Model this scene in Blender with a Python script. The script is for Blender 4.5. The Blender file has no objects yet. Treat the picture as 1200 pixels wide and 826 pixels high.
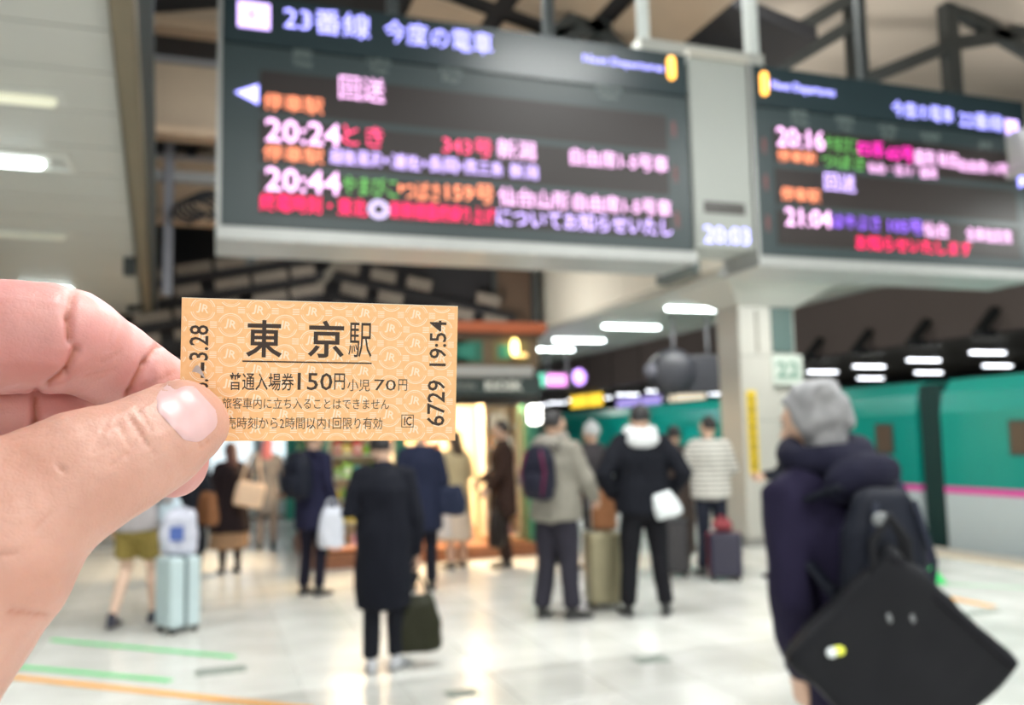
import bpy, bmesh, math, random
from math import sin, cos, pi, radians, sqrt, atan2
from mathutils import Vector, Matrix, noise
from mathutils.bvhtree import BVHTree
random.seed(7)
S = bpy.context.scene
COL = S.collection

# ------------------------------------------------------------------ camera, world, exposure, big lights
YAW, PITCH, ROLL = radians(19.3), radians(5.5), radians(1.25)
EYE = Vector((0, 0, 1.55))
_f = Vector((sin(YAW)*cos(PITCH), cos(YAW)*cos(PITCH), sin(PITCH)))
_r0 = Vector((cos(YAW), -sin(YAW), 0)); _u0 = _r0.cross(_f)
_r = _r0*cos(ROLL) - _u0*sin(ROLL); _u = _r.cross(_f)
VIEW = Matrix(((_r.x, _u.x, -_f.x, EYE.x), (_r.y, _u.y, -_f.y, EYE.y), (_r.z, _u.z, -_f.z, EYE.z), (0, 0, 0, 1)))
cd = bpy.data.cameras.new('camera')
cam = bpy.data.objects.new('camera', cd); COL.objects.link(cam)
cam.matrix_world = VIEW
cd.sensor_fit = 'HORIZONTAL'; cd.sensor_width = 36; cd.lens = 30.9
cd.clip_start = .01; cd.clip_end = 300
cd.dof.use_dof = True; cd.dof.focus_distance = .183; cd.dof.aperture_fstop = 17.0
S.camera = cam
W = bpy.data.worlds.new('night'); S.world = W; W.use_nodes = True
W.node_tree.nodes['Background'].inputs[0].default_value = (.35, .42, .55, 1)
W.node_tree.nodes['Background'].inputs[1].default_value = .05
S.view_settings.view_transform = 'Standard'; S.view_settings.look = 'None'
S.view_settings.gamma = 1; S.view_settings.use_curve_mapping = False
S.view_settings.exposure = .55
S.cycles.max_bounces = 6; S.cycles.diffuse_bounces = 4; S.cycles.glossy_bounces = 3
S.cycles.sample_clamp_indirect = 4
TUBE_W = 34; LAMP_E = 9
FILL_W = 32   # added fill panels behind the camera, unseen

# ------------------------------------------------------------------ helpers
def tag(o, label=None, cat=None, group=None, kind=None):
    if label: o['label'] = label
    if cat: o['category'] = cat
    if group: o['group'] = group
    if kind: o['kind'] = kind
    return o
def empty(name, loc=(0, 0, 0), rz=0, label=None, cat=None, group=None, kind=None):
    o = bpy.data.objects.new(name, None); COL.objects.link(o)
    o.location = loc; o.rotation_euler = (0, 0, rz); o.empty_display_size = .1
    return tag(o, label, cat, group, kind)
MATS = {}
def mat(name, c, rough=.6, metal=0, emit=None, es=0, var=.08, scale=8, bump=0, bscale=40, coat=0, sss=0, trans=0):
    if name in MATS: return MATS[name]
    m = bpy.data.materials.new(name); m.use_nodes = True; nt = m.node_tree; N = nt.nodes; Lk = nt.links
    b = N['Principled BSDF']; b.inputs['Roughness'].default_value = rough; b.inputs['Metallic'].default_value = metal
    b.inputs['Coat Weight'].default_value = coat
    if trans: b.inputs['Transmission Weight'].default_value = trans
    tc = N.new('ShaderNodeTexCoord'); nz = N.new('ShaderNodeTexNoise'); nz.inputs['Scale'].default_value = scale; nz.inputs['Detail'].default_value = 3
    Lk.new(tc.outputs['Object'], nz.inputs['Vector'])
    mx = N.new('ShaderNodeMix'); mx.data_type = 'RGBA'
    mx.inputs[6].default_value = (*[max(0, x*(1-var)) for x in c], 1); mx.inputs[7].default_value = (*[min(1, x*(1+var)) for x in c], 1)
    Lk.new(nz.outputs['Fac'], mx.inputs[0]); Lk.new(mx.outputs[2], b.inputs['Base Color'])
    if sss:
        b.inputs['Subsurface Weight'].default_value = sss; b.inputs['Subsurface Radius'].default_value = (1, .35, .2); b.inputs['Subsurface Scale'].default_value = .004
    if emit:
        b.inputs['Emission Color'].default_value = (*emit, 1); b.inputs['Emission Strength'].default_value = es
    if bump:
        n2 = N.new('ShaderNodeTexNoise'); n2.inputs['Scale'].default_value = bscale; n2.inputs['Detail'].default_value = 4
        Lk.new(tc.outputs['Object'], n2.inputs['Vector'])
        bp = N.new('ShaderNodeBump'); bp.inputs['Strength'].default_value = bump; bp.inputs['Distance'].default_value = .01
        Lk.new(n2.outputs['Fac'], bp.inputs['Height']); Lk.new(bp.outputs['Normal'], b.inputs['Normal'])
    MATS[name] = m
    return m
class G:
    """collects closed shapes, then links them as ONE mesh object"""
    def __init__(s): s.v = []; s.f = []
    def add(s, v, f):
        n = len(s.v); s.v += [tuple(p) for p in v]; s.f += [tuple(i+n for i in q) for q in f]; return s
    def box(s, x0, x1, y0, y1, z0, z1, rot=None, ctr=None):
        v = [Vector((x, y, z)) for x in (x0, x1) for y in (y0, y1) for z in (z0, z1)]
        if rot is not None:
            c = Vector(ctr) if ctr else Vector(((x0+x1)/2, (y0+y1)/2, (z0+z1)/2))
            v = [rot @ (p-c)+c for p in v]
        return s.add(v, [(0, 1, 3, 2), (4, 6, 7, 5), (0, 4, 5, 1), (2, 3, 7, 6), (0, 2, 6, 4), (1, 5, 7, 3)])
    def bar(s, a, b, w, h):
        a = Vector(a); b = Vector(b); d = (b-a).normalized(); up = Vector((0, 0, 1)) if abs(d.z) < .9 else Vector((0, 1, 0))
        x = d.cross(up).normalized()*w/2; y = x.cross(d).normalized()*h/2
        v = [p+i*x+j*y for p in (a, b) for i in (-1, 1) for j in (-1, 1)]
        return s.add(v, [(0, 1, 3, 2), (4, 6, 7, 5), (0, 4, 5, 1), (2, 3, 7, 6), (0, 2, 6, 4), (1, 5, 7, 3)])
    def tube(s, pts, rad, n=16, ref=(0, 1, 0), cap=3, cl=1.0, sq=2.0):
        """lofted tube through pts; rad = r or (a along t x ref, b along ref); round ends"""
        P = [Vector(p) for p in pts]; R = [(r, r) if not isinstance(r, (tuple, list)) else tuple(r) for r in rad]
        ref = Vector(ref); m = len(P); T = []
        for i in range(m):
            t = (P[min(i+1, m-1)]-P[max(i-1, 0)]); T.append(t.normalized())
        rows = []
        def ring(c, t, ra, rb):
            b = t.cross(ref)
            b = b.normalized() if b.length > 1e-5 else t.orthogonal().normalized()
            a = b.cross(t).normalized(); o = []
            for k in range(n):
                th = 2*pi*k/n; cx, sx = cos(th), sin(th)
                if sq != 2: cx = math.copysign(abs(cx)**(2/sq), cx); sx = math.copysign(abs(sx)**(2/sq), sx)
                o.append(c+b*(cx*ra)+a*(sx*rb))
            return o
        if cap:
            for k in range(cap):
                a = pi/2*(1-(k+.5)/(cap+.5)); q = min(R[0])*cl
                rows.append(ring(P[0]-T[0]*q*sin(a), T[0], R[0][0]*cos(a), R[0][1]*cos(a)))
        for i in range(m): rows.append(ring(P[i], T[i], *R[i]))
        if cap:
            for k in reversed(range(cap)):
                a = pi/2*(1-(k+.5)/(cap+.5)); q = min(R[-1])*cl
                rows.append(ring(P[-1]+T[-1]*q*sin(a), T[-1], R[-1][0]*cos(a), R[-1][1]*cos(a)))
        v = [p for r in rows for p in r]; f = []
        for i in range(len(rows)-1):
            for k in range(n):
                k2 = (k+1) % n; f.append((i*n+k, i*n+k2, (i+1)*n+k2, (i+1)*n+k))
        v.append(sum(rows[0], Vector())/n); v.append(sum(rows[-1], Vector())/n); a, b = len(v)-2, len(v)-1
        for k in range(n):
            k2 = (k+1) % n; f.append((a, k2, k)); f.append((b, (len(rows)-1)*n+k, (len(rows)-1)*n+k2))
        return s.add(v, f)
    def ell(s, c, r, rot=None, n=16, fn=None):
        v = []; f = []; c = Vector(c); m = n//2
        for i in range(1, m):
            ph = pi*i/m
            for k in range(n):
                th = 2*pi*k/n; p = Vector((sin(ph)*cos(th), sin(ph)*sin(th), cos(ph)))
                if fn: p = fn(p)
                p = Vector((p.x*r[0], p.y*r[1], p.z*r[2]))
                if rot is not None: p = rot @ p
                v.append(c+p)
        for e in (1, -1):
            p = Vector((0, 0, e))
            if fn: p = fn(p)
            p = Vector((p.x*r[0], p.y*r[1], p.z*r[2]))
            if rot is not None: p = rot @ p
            v.append(c+p)
        for i in range(m-2):
            for k in range(n):
                k2 = (k+1) % n; f.append((i*n+k, (i+1)*n+k, (i+1)*n+k2, i*n+k2))
        a, b = len(v)-2, len(v)-1
        for k in range(n):
            k2 = (k+1) % n; f.append((a, k, k2)); f.append((b, (m-2)*n+k2, (m-2)*n+k))
        return s.add(v, f)
    def build(s, name, m, parent=None, voxel=0, smooth_it=3, dec=0, bevel=0, smooth=True, folds=0, label=None, kind=None):
        me = bpy.data.meshes.new(name); me.from_pydata(s.v, [], s.f)
        bm = bmesh.new(); bm.from_mesh(me); bmesh.ops.recalc_face_normals(bm, faces=bm.faces); bm.to_mesh(me); bm.free()
        o = bpy.data.objects.new(name, me); COL.objects.link(o)
        if voxel or bevel:
            if voxel:
                md = o.modifiers.new('r', 'REMESH'); md.mode = 'VOXEL'; md.voxel_size = voxel; md.use_smooth_shade = True
                if smooth_it: sm = o.modifiers.new('s', 'SMOOTH'); sm.iterations = smooth_it; sm.factor = .5
                if dec: dm = o.modifiers.new('d', 'DECIMATE'); dm.ratio = dec
            else:
                bv = o.modifiers.new('b', 'BEVEL'); bv.width = bevel; bv.segments = 2; bv.limit_method = 'ANGLE'
            dg = bpy.context.evaluated_depsgraph_get()
            new = bpy.data.meshes.new_from_object(o.evaluated_get(dg)); o.modifiers.clear(); o.data = new; new.name = name
            bpy.data.meshes.remove(me); me = new
        if folds:
            nn = [v.normal.copy() for v in me.vertices]
            for v, q in zip(me.vertices, nn):
                p = v.co
                h = .25+noise.noise(Vector((p.x*9, p.y*9, p.z*4)))*.7+noise.noise(Vector((p.x*22, p.y*22, p.z*9)))*.3
                v.co = p+q*h*folds
        if smooth: me.shade_smooth()
        elif bevel: me.shade_smooth()
        if bevel and not voxel:
            me.shade_flat()
        me.materials.clear(); me.materials.append(m)
        if parent is not None: o.parent = parent
        return tag(o, label, kind=kind)
def bx(name, m, parent, *a, bevel=0, label=None, kind=None):
    return G().box(*a).build(name, m, parent, bevel=bevel, smooth=False, label=label, kind=kind)
def dup(o, parent=None):
    c = o.copy(); COL.objects.link(c)
    if parent is not None: c.parent = parent
    for ch in list(o.children): dup(ch, c)
    return c
def text_mesh(body, bold=0.0, depth=0.0, font_align='CENTER'):
    c = bpy.data.curves.new('lettering', 'FONT'); c.body = body; c.align_x = font_align; c.offset = bold; c.extrude = depth; c.resolution_u = 2
    c.space_line = .9
    o = bpy.data.objects.new('lettering', c); COL.objects.link(o)
    dg = bpy.context.evaluated_depsgraph_get()
    me = bpy.data.meshes.new_from_object(o.evaluated_get(dg))
    bpy.data.objects.remove(o); bpy.data.curves.remove(c)
    return me
def lettering(name, body, m, parent, fit, rect, bold=.0, rot90=False):
    """fit(u, v) -> local point; rect = (u0, u1, v0, v1) that the glyphs fill"""
    me = text_mesh(body, bold)
    xs = [v.co.x for v in me.vertices]; ys = [v.co.y for v in me.vertices]
    if not xs: return None
    x0, x1, y0, y1 = min(xs), max(xs), min(ys), max(ys)
    if body == '・': cx, cy = (x0+x1)/2, (y0+y1)/2; x0, x1, y0, y1 = cx-.25, cx+.25, cy-.15, cy+.15
    u0, u1, v0, v1 = rect
    for v in me.vertices:
        a = (v.co.x-x0)/(x1-x0); b = (v.co.y-y0)/(y1-y0)
        if rot90: a, b = 1-b, a
        v.co = fit(u0+a*(u1-u0), v0+b*(v1-v0))
    me.materials.clear(); me.materials.append(m); me.name = name
    o = bpy.data.objects.new(name, me); COL.objects.link(o); o.parent = parent
    return o
def area(name, loc, sx, sy, w, parent=None, rot=(0, 0, 0), col=(1, 1, 1), spread=pi):
    l = bpy.data.lights.new(name, 'AREA'); l.shape = 'RECTANGLE'; l.size = sx; l.size_y = sy; l.energy = w; l.color = col; l.spread = spread
    o = bpy.data.objects.new(name, l); COL.objects.link(o); o.location = loc; o.rotation_euler = rot
    if parent is not None: o.parent = parent
    return o

# ------------------------------------------------------------------ materials
LIGHTGREY = mat('painted_steel_ceiling', (.50, .51, .48), .45, var=.03, scale=3)
JOINT = mat('ceiling_joint', (.22, .22, .21), .7)
SOFFIT = mat('soffit_panel', (.60, .60, .56), .5, var=.04, scale=2)
CREAM = mat('cream_cladding', (.82, .79, .69), .5, var=.05, scale=1.5)
BLACKROOF = mat('dark_roof', (.010, .010, .013), .8)
BEIGE = mat('beige_roof_sheet', (.44, .34, .25), .6, var=.12, scale=2.5)
TAUPE = mat('taupe_roof_sheet', (.50, .45, .39), .7, var=.08, scale=1.2)
STEEL = mat('dark_steel', (.05, .058, .06), .5, metal=.2)
GREYSTEEL = mat('grey_steel', (.24, .24, .26), .5)
WHITEPOST = mat('white_paint', (.74, .78, .77), .3, var=.03)
TUBE = mat('lamp_tube', (.9, .95, .95), .4, emit=(.88, 1, .98), es=LAMP_E, var=0)
DIMTUBE = mat('dim_lamp', (.8, .8, .65), .4, emit=(1, .97, .72), es=.22, var=0)
FARTUBE = mat('distant_lamp_tube', (.9, .9, .95), .4, emit=(.9, .93, 1), es=5, var=0)
BROWNWALL = mat('brown_far_cladding', (.30, .26, .24), .8, var=.1, scale=.6)
FLOORM = None
def floor_material():
    m = bpy.data.materials.new('polished_floor'); m.use_nodes = True; N = m.node_tree.nodes; Lk = m.node_tree.links; b = N['Principled BSDF']
    b.inputs['Roughness'].default_value = .22
    tc = N.new('ShaderNodeTexCoord'); n1 = N.new('ShaderNodeTexNoise'); n1.inputs['Scale'].default_value = .9; n1.inputs['Detail'].default_value = 6; n1.inputs['Distortion'].default_value = .6
    n2 = N.new('ShaderNodeTexNoise'); n2.inputs['Scale'].default_value = 55; n2.inputs['Detail'].default_value = 2
    cr = N.new('ShaderNodeValToRGB'); cr.color_ramp.elements[0].color = (.66, .66, .62, 1); cr.color_ramp.elements[0].position = .32
    cr.color_ramp.elements[1].color = (.86, .86, .83, 1); cr.color_ramp.elements[1].position = .62
    mx = N.new('ShaderNodeMix'); mx.data_type = 'RGBA'; mx.blend_type = 'MULTIPLY'; mx.inputs[0].default_value = .18
    Lk.new(tc.outputs['Object'], n1.inputs['Vector']); Lk.new(tc.outputs['Object'], n2.inputs['Vector'])
    Lk.new(n1.outputs['Fac'], cr.inputs[0]); Lk.new(cr.outputs[0], mx.inputs[6]); Lk.new(n2.outputs['Color'], mx.inputs[7]); Lk.new(mx.outputs[2], b.inputs['Base Color'])
    mr = N.new('ShaderNodeMapRange'); mr.inputs[3].default_value = .16; mr.inputs[4].default_value = .36
    Lk.new(n1.outputs['Fac'], mr.inputs[0]); Lk.new(mr.outputs[0], b.inputs['Roughness'])
    return m
FLOORM = floor_material()

# ------------------------------------------------------------------ setting
def struct(o): o['kind'] = 'structure'; return o
fl = G().box(-8, 9.08, -3, 34, -.3, -.006).build('floor', FLOORM, None, smooth=False); struct(fl)
# floor tiles laid one by one where the photo still shows their size
tile = bpy.data.meshes.new('floor_tile')
_g = G().box(.003, .597, .003, .597, -.006, 0)
tile.from_pydata(_g.v, [], _g.f); tile.materials.append(FLOORM)
n_t = 0
for j in range(28):
    for i in range(28):
        x = -1.8+i*.6; y = 5.0+j*.6
        # only tiles inside the field of view
        a = atan2(x+.3, y+.3)-YAW
        if abs(a) > radians(32) or x+.6 > 8.5 or n_t >= 296 or y > 14.5: continue
        o = bpy.data.objects.new('floor_tile', tile); COL.objects.link(o); o.location = (x, y, 0); o.parent = fl; n_t += 1
# remaining tiles as one joined paving
gt = G()
for j in range(-6, 50):
    for i in range(-10, 18):
        x = -1.8+i*.6; y = 5.0+j*.6
        a = atan2(x+.3, y+.3)-YAW
        seen = not (abs(a) > radians(32) or x+.6 > 8.5 or y > 14.5 or y < 4.9)
        if seen or x+.6 > 8.45: continue
        gt.box(x+.003, x+.597, y+.003, y+.597, -.006, 0)
gt.build('floor_paving', FLOORM, fl, smooth=False, kind='stuff')
YEL = mat('tactile_band', (.62, .50, .34), .6)
bx('platform_edge_band', mat('platform_edge_stone', (.40, .36, .31), .7), fl, 8.62, 9.08, -3, 34, -.012, .004)
bx('platform_edge_line', YEL, fl, 8.50, 8.60, -3, 34, -.012, .006)
EYB = Vector((0, 0, 0))
trackbed = G().box(9.08, 19.0, -3, 60, -1.3, -1.15).build('trackbed', mat('ballast', (.05, .05, .05), .9), None, smooth=False); struct(trackbed); trackbed.name = 'floor'
ff = bx('floor', mat('far_platform', (.35, .35, .34), .6), None, 19.0, 30, 0, 70, -.3, 0); struct(ff)

# floor markings
GREEN = mat('green_floor_tape', (.02, .62, .13), .5); ORANGE = mat('orange_floor_tape', (.85, .38, .05), .5)
def strip(a, b, w, m, label, z=.003):
    a = Vector((*a, z)); b = Vector((*b, z)); o = G().bar(a, b, w, .003).build('floor_tape', m, None, smooth=False)
    return tag(o, label, 'floor tape')
strip((-1.153, 8.117), (.223, 6.891), .055, GREEN, 'longer, farther green tape strip on the floor under the light blue suitcase')
strip((-1.45, 7.42), (-.194, 6.389), .055, GREEN, 'green tape strip on the floor close beside the orange line')
strip((-1.45, 7.14), (.60, 5.39), .075, ORANGE, 'long orange tape line across the floor at the bottom left', .0035)
strip((7.95, 8.26), (6.937, 7.019), .09, GREEN, 'short bright green tape mark near the train, right of the huge black bag')
strip((6.95, 7.06), (7.8, 6.2), .03, mat('pale_green_tape', (.3, .75, .4), .5), 'thin pale green tape line running right from the bright green mark')
strip((6.45, 6.48), (6.45, 5.98), .08, ORANGE, 'short orange tape mark on the floor right of the big black bag')
def drain(x, y, sx, sy, label, rz=0):
    r = empty('floor_drain', (x, y, 0), rz, label, 'floor drain')
    bx('drain_frame', mat('drain_metal', (.36, .40, .36), .5, metal=.4), r, -sx/2, sx/2, -sy/2, sy/2, -.004, .003)
    for k in range(5):
        yy = -sy/2+sy*(k+.5)/5
        bx('drain_slat', mat('drain_dark', (.26, .30, .27), .5), r, -sx/2+.01, sx/2-.01, yy-sy*.03, yy+sy*.03, .003, .005)
drain(2.927, 5.593, .24, .17, 'small grey-green metal plate in the white floor at bottom centre')
drain(.12, 6.53, .34, .18, 'pale slotted drain grate in the floor next to the green tape')
drain(6.15, 5.85, .4, .10, 'dark slotted plate in the floor right of the orange mark')
drain(1.5, 5.35, .2, .15, 'grey-green floor plate cut off by the bottom edge below the man with the bag')

for x in (-3.5, 1.5, 6.5):  # added glowing panels, out of view, that fill light onto ticket and hand
    sfr = empty('added_fill_panel', (x, -5.75, 0), 0, 'added lit panel behind the camera, outside the picture', 'fill panel', 'added fill panels behind the camera')
    bx('fill_glow', mat('fill_panel_glow', (.9, .9, .85), .4, emit=(1, .97, .92), es=1.5, var=0), sfr, -1.8, 1.8, 0, .05, .5, 2.6); bx('frame', LIGHTGREY, sfr, -2, 2, -.02, .0, .2, 2.9)
    area('fill_light', (0, .1, 1.6), 3.6, 2.2, FILL_W, sfr, rot=(pi/2, 0, pi), col=(1, .97, .93))
# right soffit over the platform
sof = bx('ceiling', SOFFIT, None, 6.1, 9.0, -2, 40, 3.62, 3.9); struct(sof)
k = 0
for j in range(26):
    y = 6.0+j*1.2
    bx('soffit_panel', SOFFIT, sof, 6.1, 7.54, y+.006, y+1.194, 3.6, 3.62)
    bx('soffit_panel', SOFFIT, sof, 7.56, 9.0, y+.006, y+1.194, 3.6, 3.62)
bx('soffit_edge_trim', mat('trim_grey', (.35, .36, .34), .5), sof, 8.96, 9.03, -2, 40, 3.55, 3.95)
bx('soffit_edge_trim', mat('trim_light', (.5, .5, .46), .5), sof, 6.06, 6.12, -2, 40, 3.53, 3.6)
# cream fascia above its inner edge
fas = bx('wall_right', CREAM, None, 6.0, 6.09, 10.75, 17.2, 3.6, 4.78); struct(fas)
for j in range(6):
    y = 10.75+j*1.08
    bx('fascia_panel', CREAM, fas, 5.985, 6.0, y+.006, y+1.07, 3.6, 4.78)
bx('fascia_column', mat('slate_block', (.15, .18, .18), .6), fas, 5.9, 6.3, 9.75, 10.72, 3.6, 4.4)
bx('fascia_panel', CREAM, fas, 6.0, 6.1, 5.3, 9.74, 3.6, 4.1)
# brown post behind the kiosk
po = bx('wall_post', mat('brown_post', (.09, .055, .035), .6), None, 4.95, 5.65, 15, 15.6, 0, 5.6); struct(po); po.name = 'trim_1'
bx('post_flange', STEEL, po, 4.88, 4.95, 14.9, 15.65, 0, 5.6); bx('post_flange', STEEL, po, 5.65, 5.72, 14.9, 15.65, 0, 5.6)

# left low ceiling
ce = G(); ce.add([(-.16, -2, 3.62), (-1.15, 19.5, 3.62), (-8, 19.5, 3.62), (-8, -2, 3.62), (-.16, -2, 3.9), (-1.15, 19.5, 3.9), (-8, 19.5, 3.9), (-8, -2, 3.9)],
       [(0, 1, 2, 3), (4, 7, 6, 5), (0, 4, 5, 1), (1, 5, 6, 2), (2, 6, 7, 3), (3, 7, 4, 0)])
cel = ce.build('ceiling', JOINT, None, smooth=False); struct(cel)
def edge_x(y): return -.16-.0505*(y+2)+.03
ys = [3.2, 3.9, 4.6, 5.15, 5.8, 6.5, 7.2, 7.9, 8.6, 9.3, 10.1, 10.9, 11.7, 12.6, 13.5, 14.5, 15.5, 16.5, 17.5, 18.5, 19.4]
for a, b in zip(ys, ys[1:]):
    g = G(); p = [(edge_x(a+.008), a+.008), (edge_x(b-.008), b-.008), (-7.9, b-.008), (-7.9, a+.008)]
    g.add([(x, y, z) for z in (3.6, 3.62) for x, y in p], [(0, 1, 2, 3), (7, 6, 5, 4), (0, 4, 5, 1), (1, 5, 6, 2), (2, 6, 7, 3), (3, 7, 4, 0)])
    g.build('ceiling_panel', LIGHTGREY, cel, smooth=False)
EDGE = mat('brass_edge', (.17, .14, .09), .5)
G().bar((-.10, -2, 3.70), (-1.07, 19.4, 3.70), .10, .34).build('ceiling_edge_beam', EDGE, cel, smooth=False)
G().bar((.0, -2, 3.62), (-.97, 19.4, 3.62), .07, .10).build('ceiling_edge_gutter', mat('dark_gutter', (.03, .04, .045), .5), cel, smooth=False)
# dark hanging sign under the left ceiling
hs = empty('hanging_sign', (-2.45, 9.6, 0), 0, 'dark sign box hanging under the light grey ceiling above the hand', 'sign')
bx('sign_body', mat('sign_black', (.02, .02, .02), .5), hs, -.5, .42, 0, .2, 3.05, 3.4)
bx('sign_band', mat('sign_greyband', (.14, .14, .14), .5), hs, -.5, .42, -.01, 0, 3.3, 3.4)
bx('sign_rod', GREYSTEEL, hs, -.35, -.32, .08, .12, 3.4, 3.6); bx('sign_rod', GREYSTEEL, hs, .2, .23, .08, .12, 3.4, 3.6)

# lamps -------------------------------------------------------------
def lamp(name, x, y, z, L, label, group=None, m=None, w=0, frame=True, long_y=False, up=0, rod=0):
    r = empty(name, (x, y, z), pi/2 if long_y else 0, label, 'ceiling light', group)
    m = m or TUBE
    if frame: bx('housing', mat('lamp_housing', (.55, .56, .53), .5), r, -L/2-.08, L/2+.08, -.11, .11, -.012, 0)
    G().tube([(-L/2, 0, -.03), (L/2, 0, -.03)], [.034, .034], n=10, ref=(0, 0, 1), cap=2).build('tube', m, r)
    if w: area('lamp_light', (0, 0, -.07), L, .05, w, r, col=(.99, 1, .97))
    if up: area('lamp_uplight', (0, 0, .05), L, .12, up, r, rot=(pi, 0, 0), col=(1, .95, .86))
    if rod:
        for sx in (-1, 1): bx('rod', GREYSTEEL, r, sx*L*.35-.01, sx*L*.35+.01, -.01, .01, 0, rod)
    return r
ORD = ['first', 'second', 'third', 'fourth', 'fifth', 'sixth', 'seventh', 'eighth', 'ninth', 'tenth', 'eleventh', 'twelfth', 'thirteenth', 'fourteenth', 'fifteenth', 'sixteenth', 'seventeenth', 'eighteenth']
soff = [(7.70, 9.24, 'brightest strip lamp on the soffit just below the right departure board'), (7.60, 12.45, 'second strip lamp on the soffit, left of the white column'),
        (7.57, 14.77, 'third strip lamp along the soffit, between the kiosk and the column'), (7.50, 17.07, 'fourth strip lamp along the soffit, right of the kiosk roof'), (7.6, 19.0, 'farthest strip lamp of the soffit, beside the kiosk roof')]
for x, y, lb in soff: lamp('strip_lamp', x, y, 3.6, 1.12, lb, 'strip lamps on the platform soffit', w=TUBE_W*(1.0))
for y in (6.6, 4.0): lamp('strip_lamp', 7.6, y, 3.6, 1.12, 'strip lamp on the soffit, outside the picture to the right', 'strip lamps on the platform soffit', w=TUBE_W)
lamp('strip_lamp', -1.72, 6.90, 3.6, 1.15, 'bright strip lamp in the left grey ceiling, cut by the left edge', 'strip lamps in the left ceiling', w=TUBE_W*.7)
lamp('strip_lamp', -1.45, 5.60, 3.6, 1.15, 'dim yellowish strip lamp in the left ceiling above the bright one', 'strip lamps in the left ceiling', m=DIMTUBE)
lamp('strip_lamp', -1.95, 9.30, 3.6, 1.25, 'faint switched-off strip lamp below the bright one in the left ceiling', 'strip lamps in the left ceiling', m=mat('off_lamp', (.75, .74, .64), .4))
lamp('strip_lamp', -1.95, 12.48, 3.6, .55, 'small bright lamp in the left ceiling just above the knuckle', 'strip lamps in the left ceiling', w=TUBE_W*.7)
# recessed frames on the left ceiling
FR = mat('recess_frame', (.66, .67, .63), .5)
for (x0, x1, y0, y1, lb) in ((-2.4, -1.05, 4.05, 4.75, 'large square access hatch frame in the left ceiling at the top left corner'), (-2.4, -.93, 6.72, 7.10, 'thin rectangular recess frame around the bright left ceiling lamp')):
    r = empty('ceiling_frame', ((x0+x1)/2, (y0+y1)/2, 3.6), 0, lb, 'ceiling frame'); a, b = (x1-x0)/2, (y1-y0)/2; t = .035
    bx('frame_side', FR, r, -a, a, -b, -b+t, -.02, 0); bx('frame_side', FR, r, -a, a, b-t, b, -.02, 0)
    bx('frame_side', FR, r, -a, -a+t, -b+t, b-t, -.02, 0); bx('frame_side', FR, r, a-t, a, -b+t, b-t, -.02, 0)
    bx('frame_panel', mat('hatch_panel', (.40, .41, .39), .5), r, -a+t, a-t, -b+t, b-t, -.006, 0)
# hall lamps hanging over the waiting area, behind the picture; the higher rows are added
for i, (x, y, z) in enumerate([(3.25, 2.35, 5.35), (1.0, .2, 4.6), (4.6, -.8, 4.6), (-2.4, 1.2, 3.6), (2.2, -2.2, 4.6), (5.2, 1.8, 4.6)]):
    lamp('unseen_hall_lamp', x, y, z, 1.3, 'strip lamp hung over the hall behind the camera', 'hall lamps outside the picture', w=TUBE_W*2.0, up=30)
for x, y, z in [(.9, 5.6, 5.9), (2.1, 5.6, 5.9), (5.3, 5.9, 6.2), (1.6, 7.2, 6.3), (4.3, 7.2, 6.5)]:  # rows added out of view to light the floor and roof
    lamp('unseen_hall_lamp', x, y, z, 1.3, 'added strip lamp high under the hall roof, unseen above the picture', 'added high hall lamps above the picture', w=TUBE_W*2.0, up=60)

# ------------------------------------------------------------------ high roof of the hall
def roof_z(x): return 6.75-.22*abs(x-1.6)
rf = G()
rf.add([(x, y, z+d) for d in (0, .15) for y in (7.5, 62) for x, z in ((-2.2, roof_z(-2.2)), (1.6, 6.75), (6.2, roof_z(6.2)))],
       [(0, 1, 4, 3), (1, 2, 5, 4), (6, 9, 10, 7), (7, 10, 11, 8), (0, 3, 9, 6), (2, 8, 11, 5), (0, 6, 7, 1), (1, 7, 8, 2), (3, 4, 10, 9), (4, 5, 11, 10)])
roof = rf.build('ceiling', BLACKROOF, None, smooth=False); struct(roof)
STRIPE = mat('roof_slat', (.30, .245, .19), .6, var=.15)
y = 13.0; i = 0
while y < 40:
    for sgn in (-1, 1):
        x0 = 1.6+sgn*.15; x1 = 1.6+sgn*(3.6 if sgn < 0 else 4.3)
        # broken sheets between black rafters, as seen from below
        for k in range(4):
            a = x0+(x1-x0)*(k/4+.02); b = x0+(x1-x0)*((k+1)/4-.03)
            if sgn > 0 and (i+k) % 3 == 0: continue
            G().bar((a, y, roof_z(a)-.12), (b, y, roof_z(b)-.12), .55, .03).build('roof_sheet', STRIPE, roof, smooth=False)
        G().bar((x0, y+.75, roof_z(x0)-.2), (x1, y+.75, roof_z(x1)-.2), .12, .3).build('rafter', BLACKROOF, roof, smooth=False)
    y += 1.9; i += 1
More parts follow.
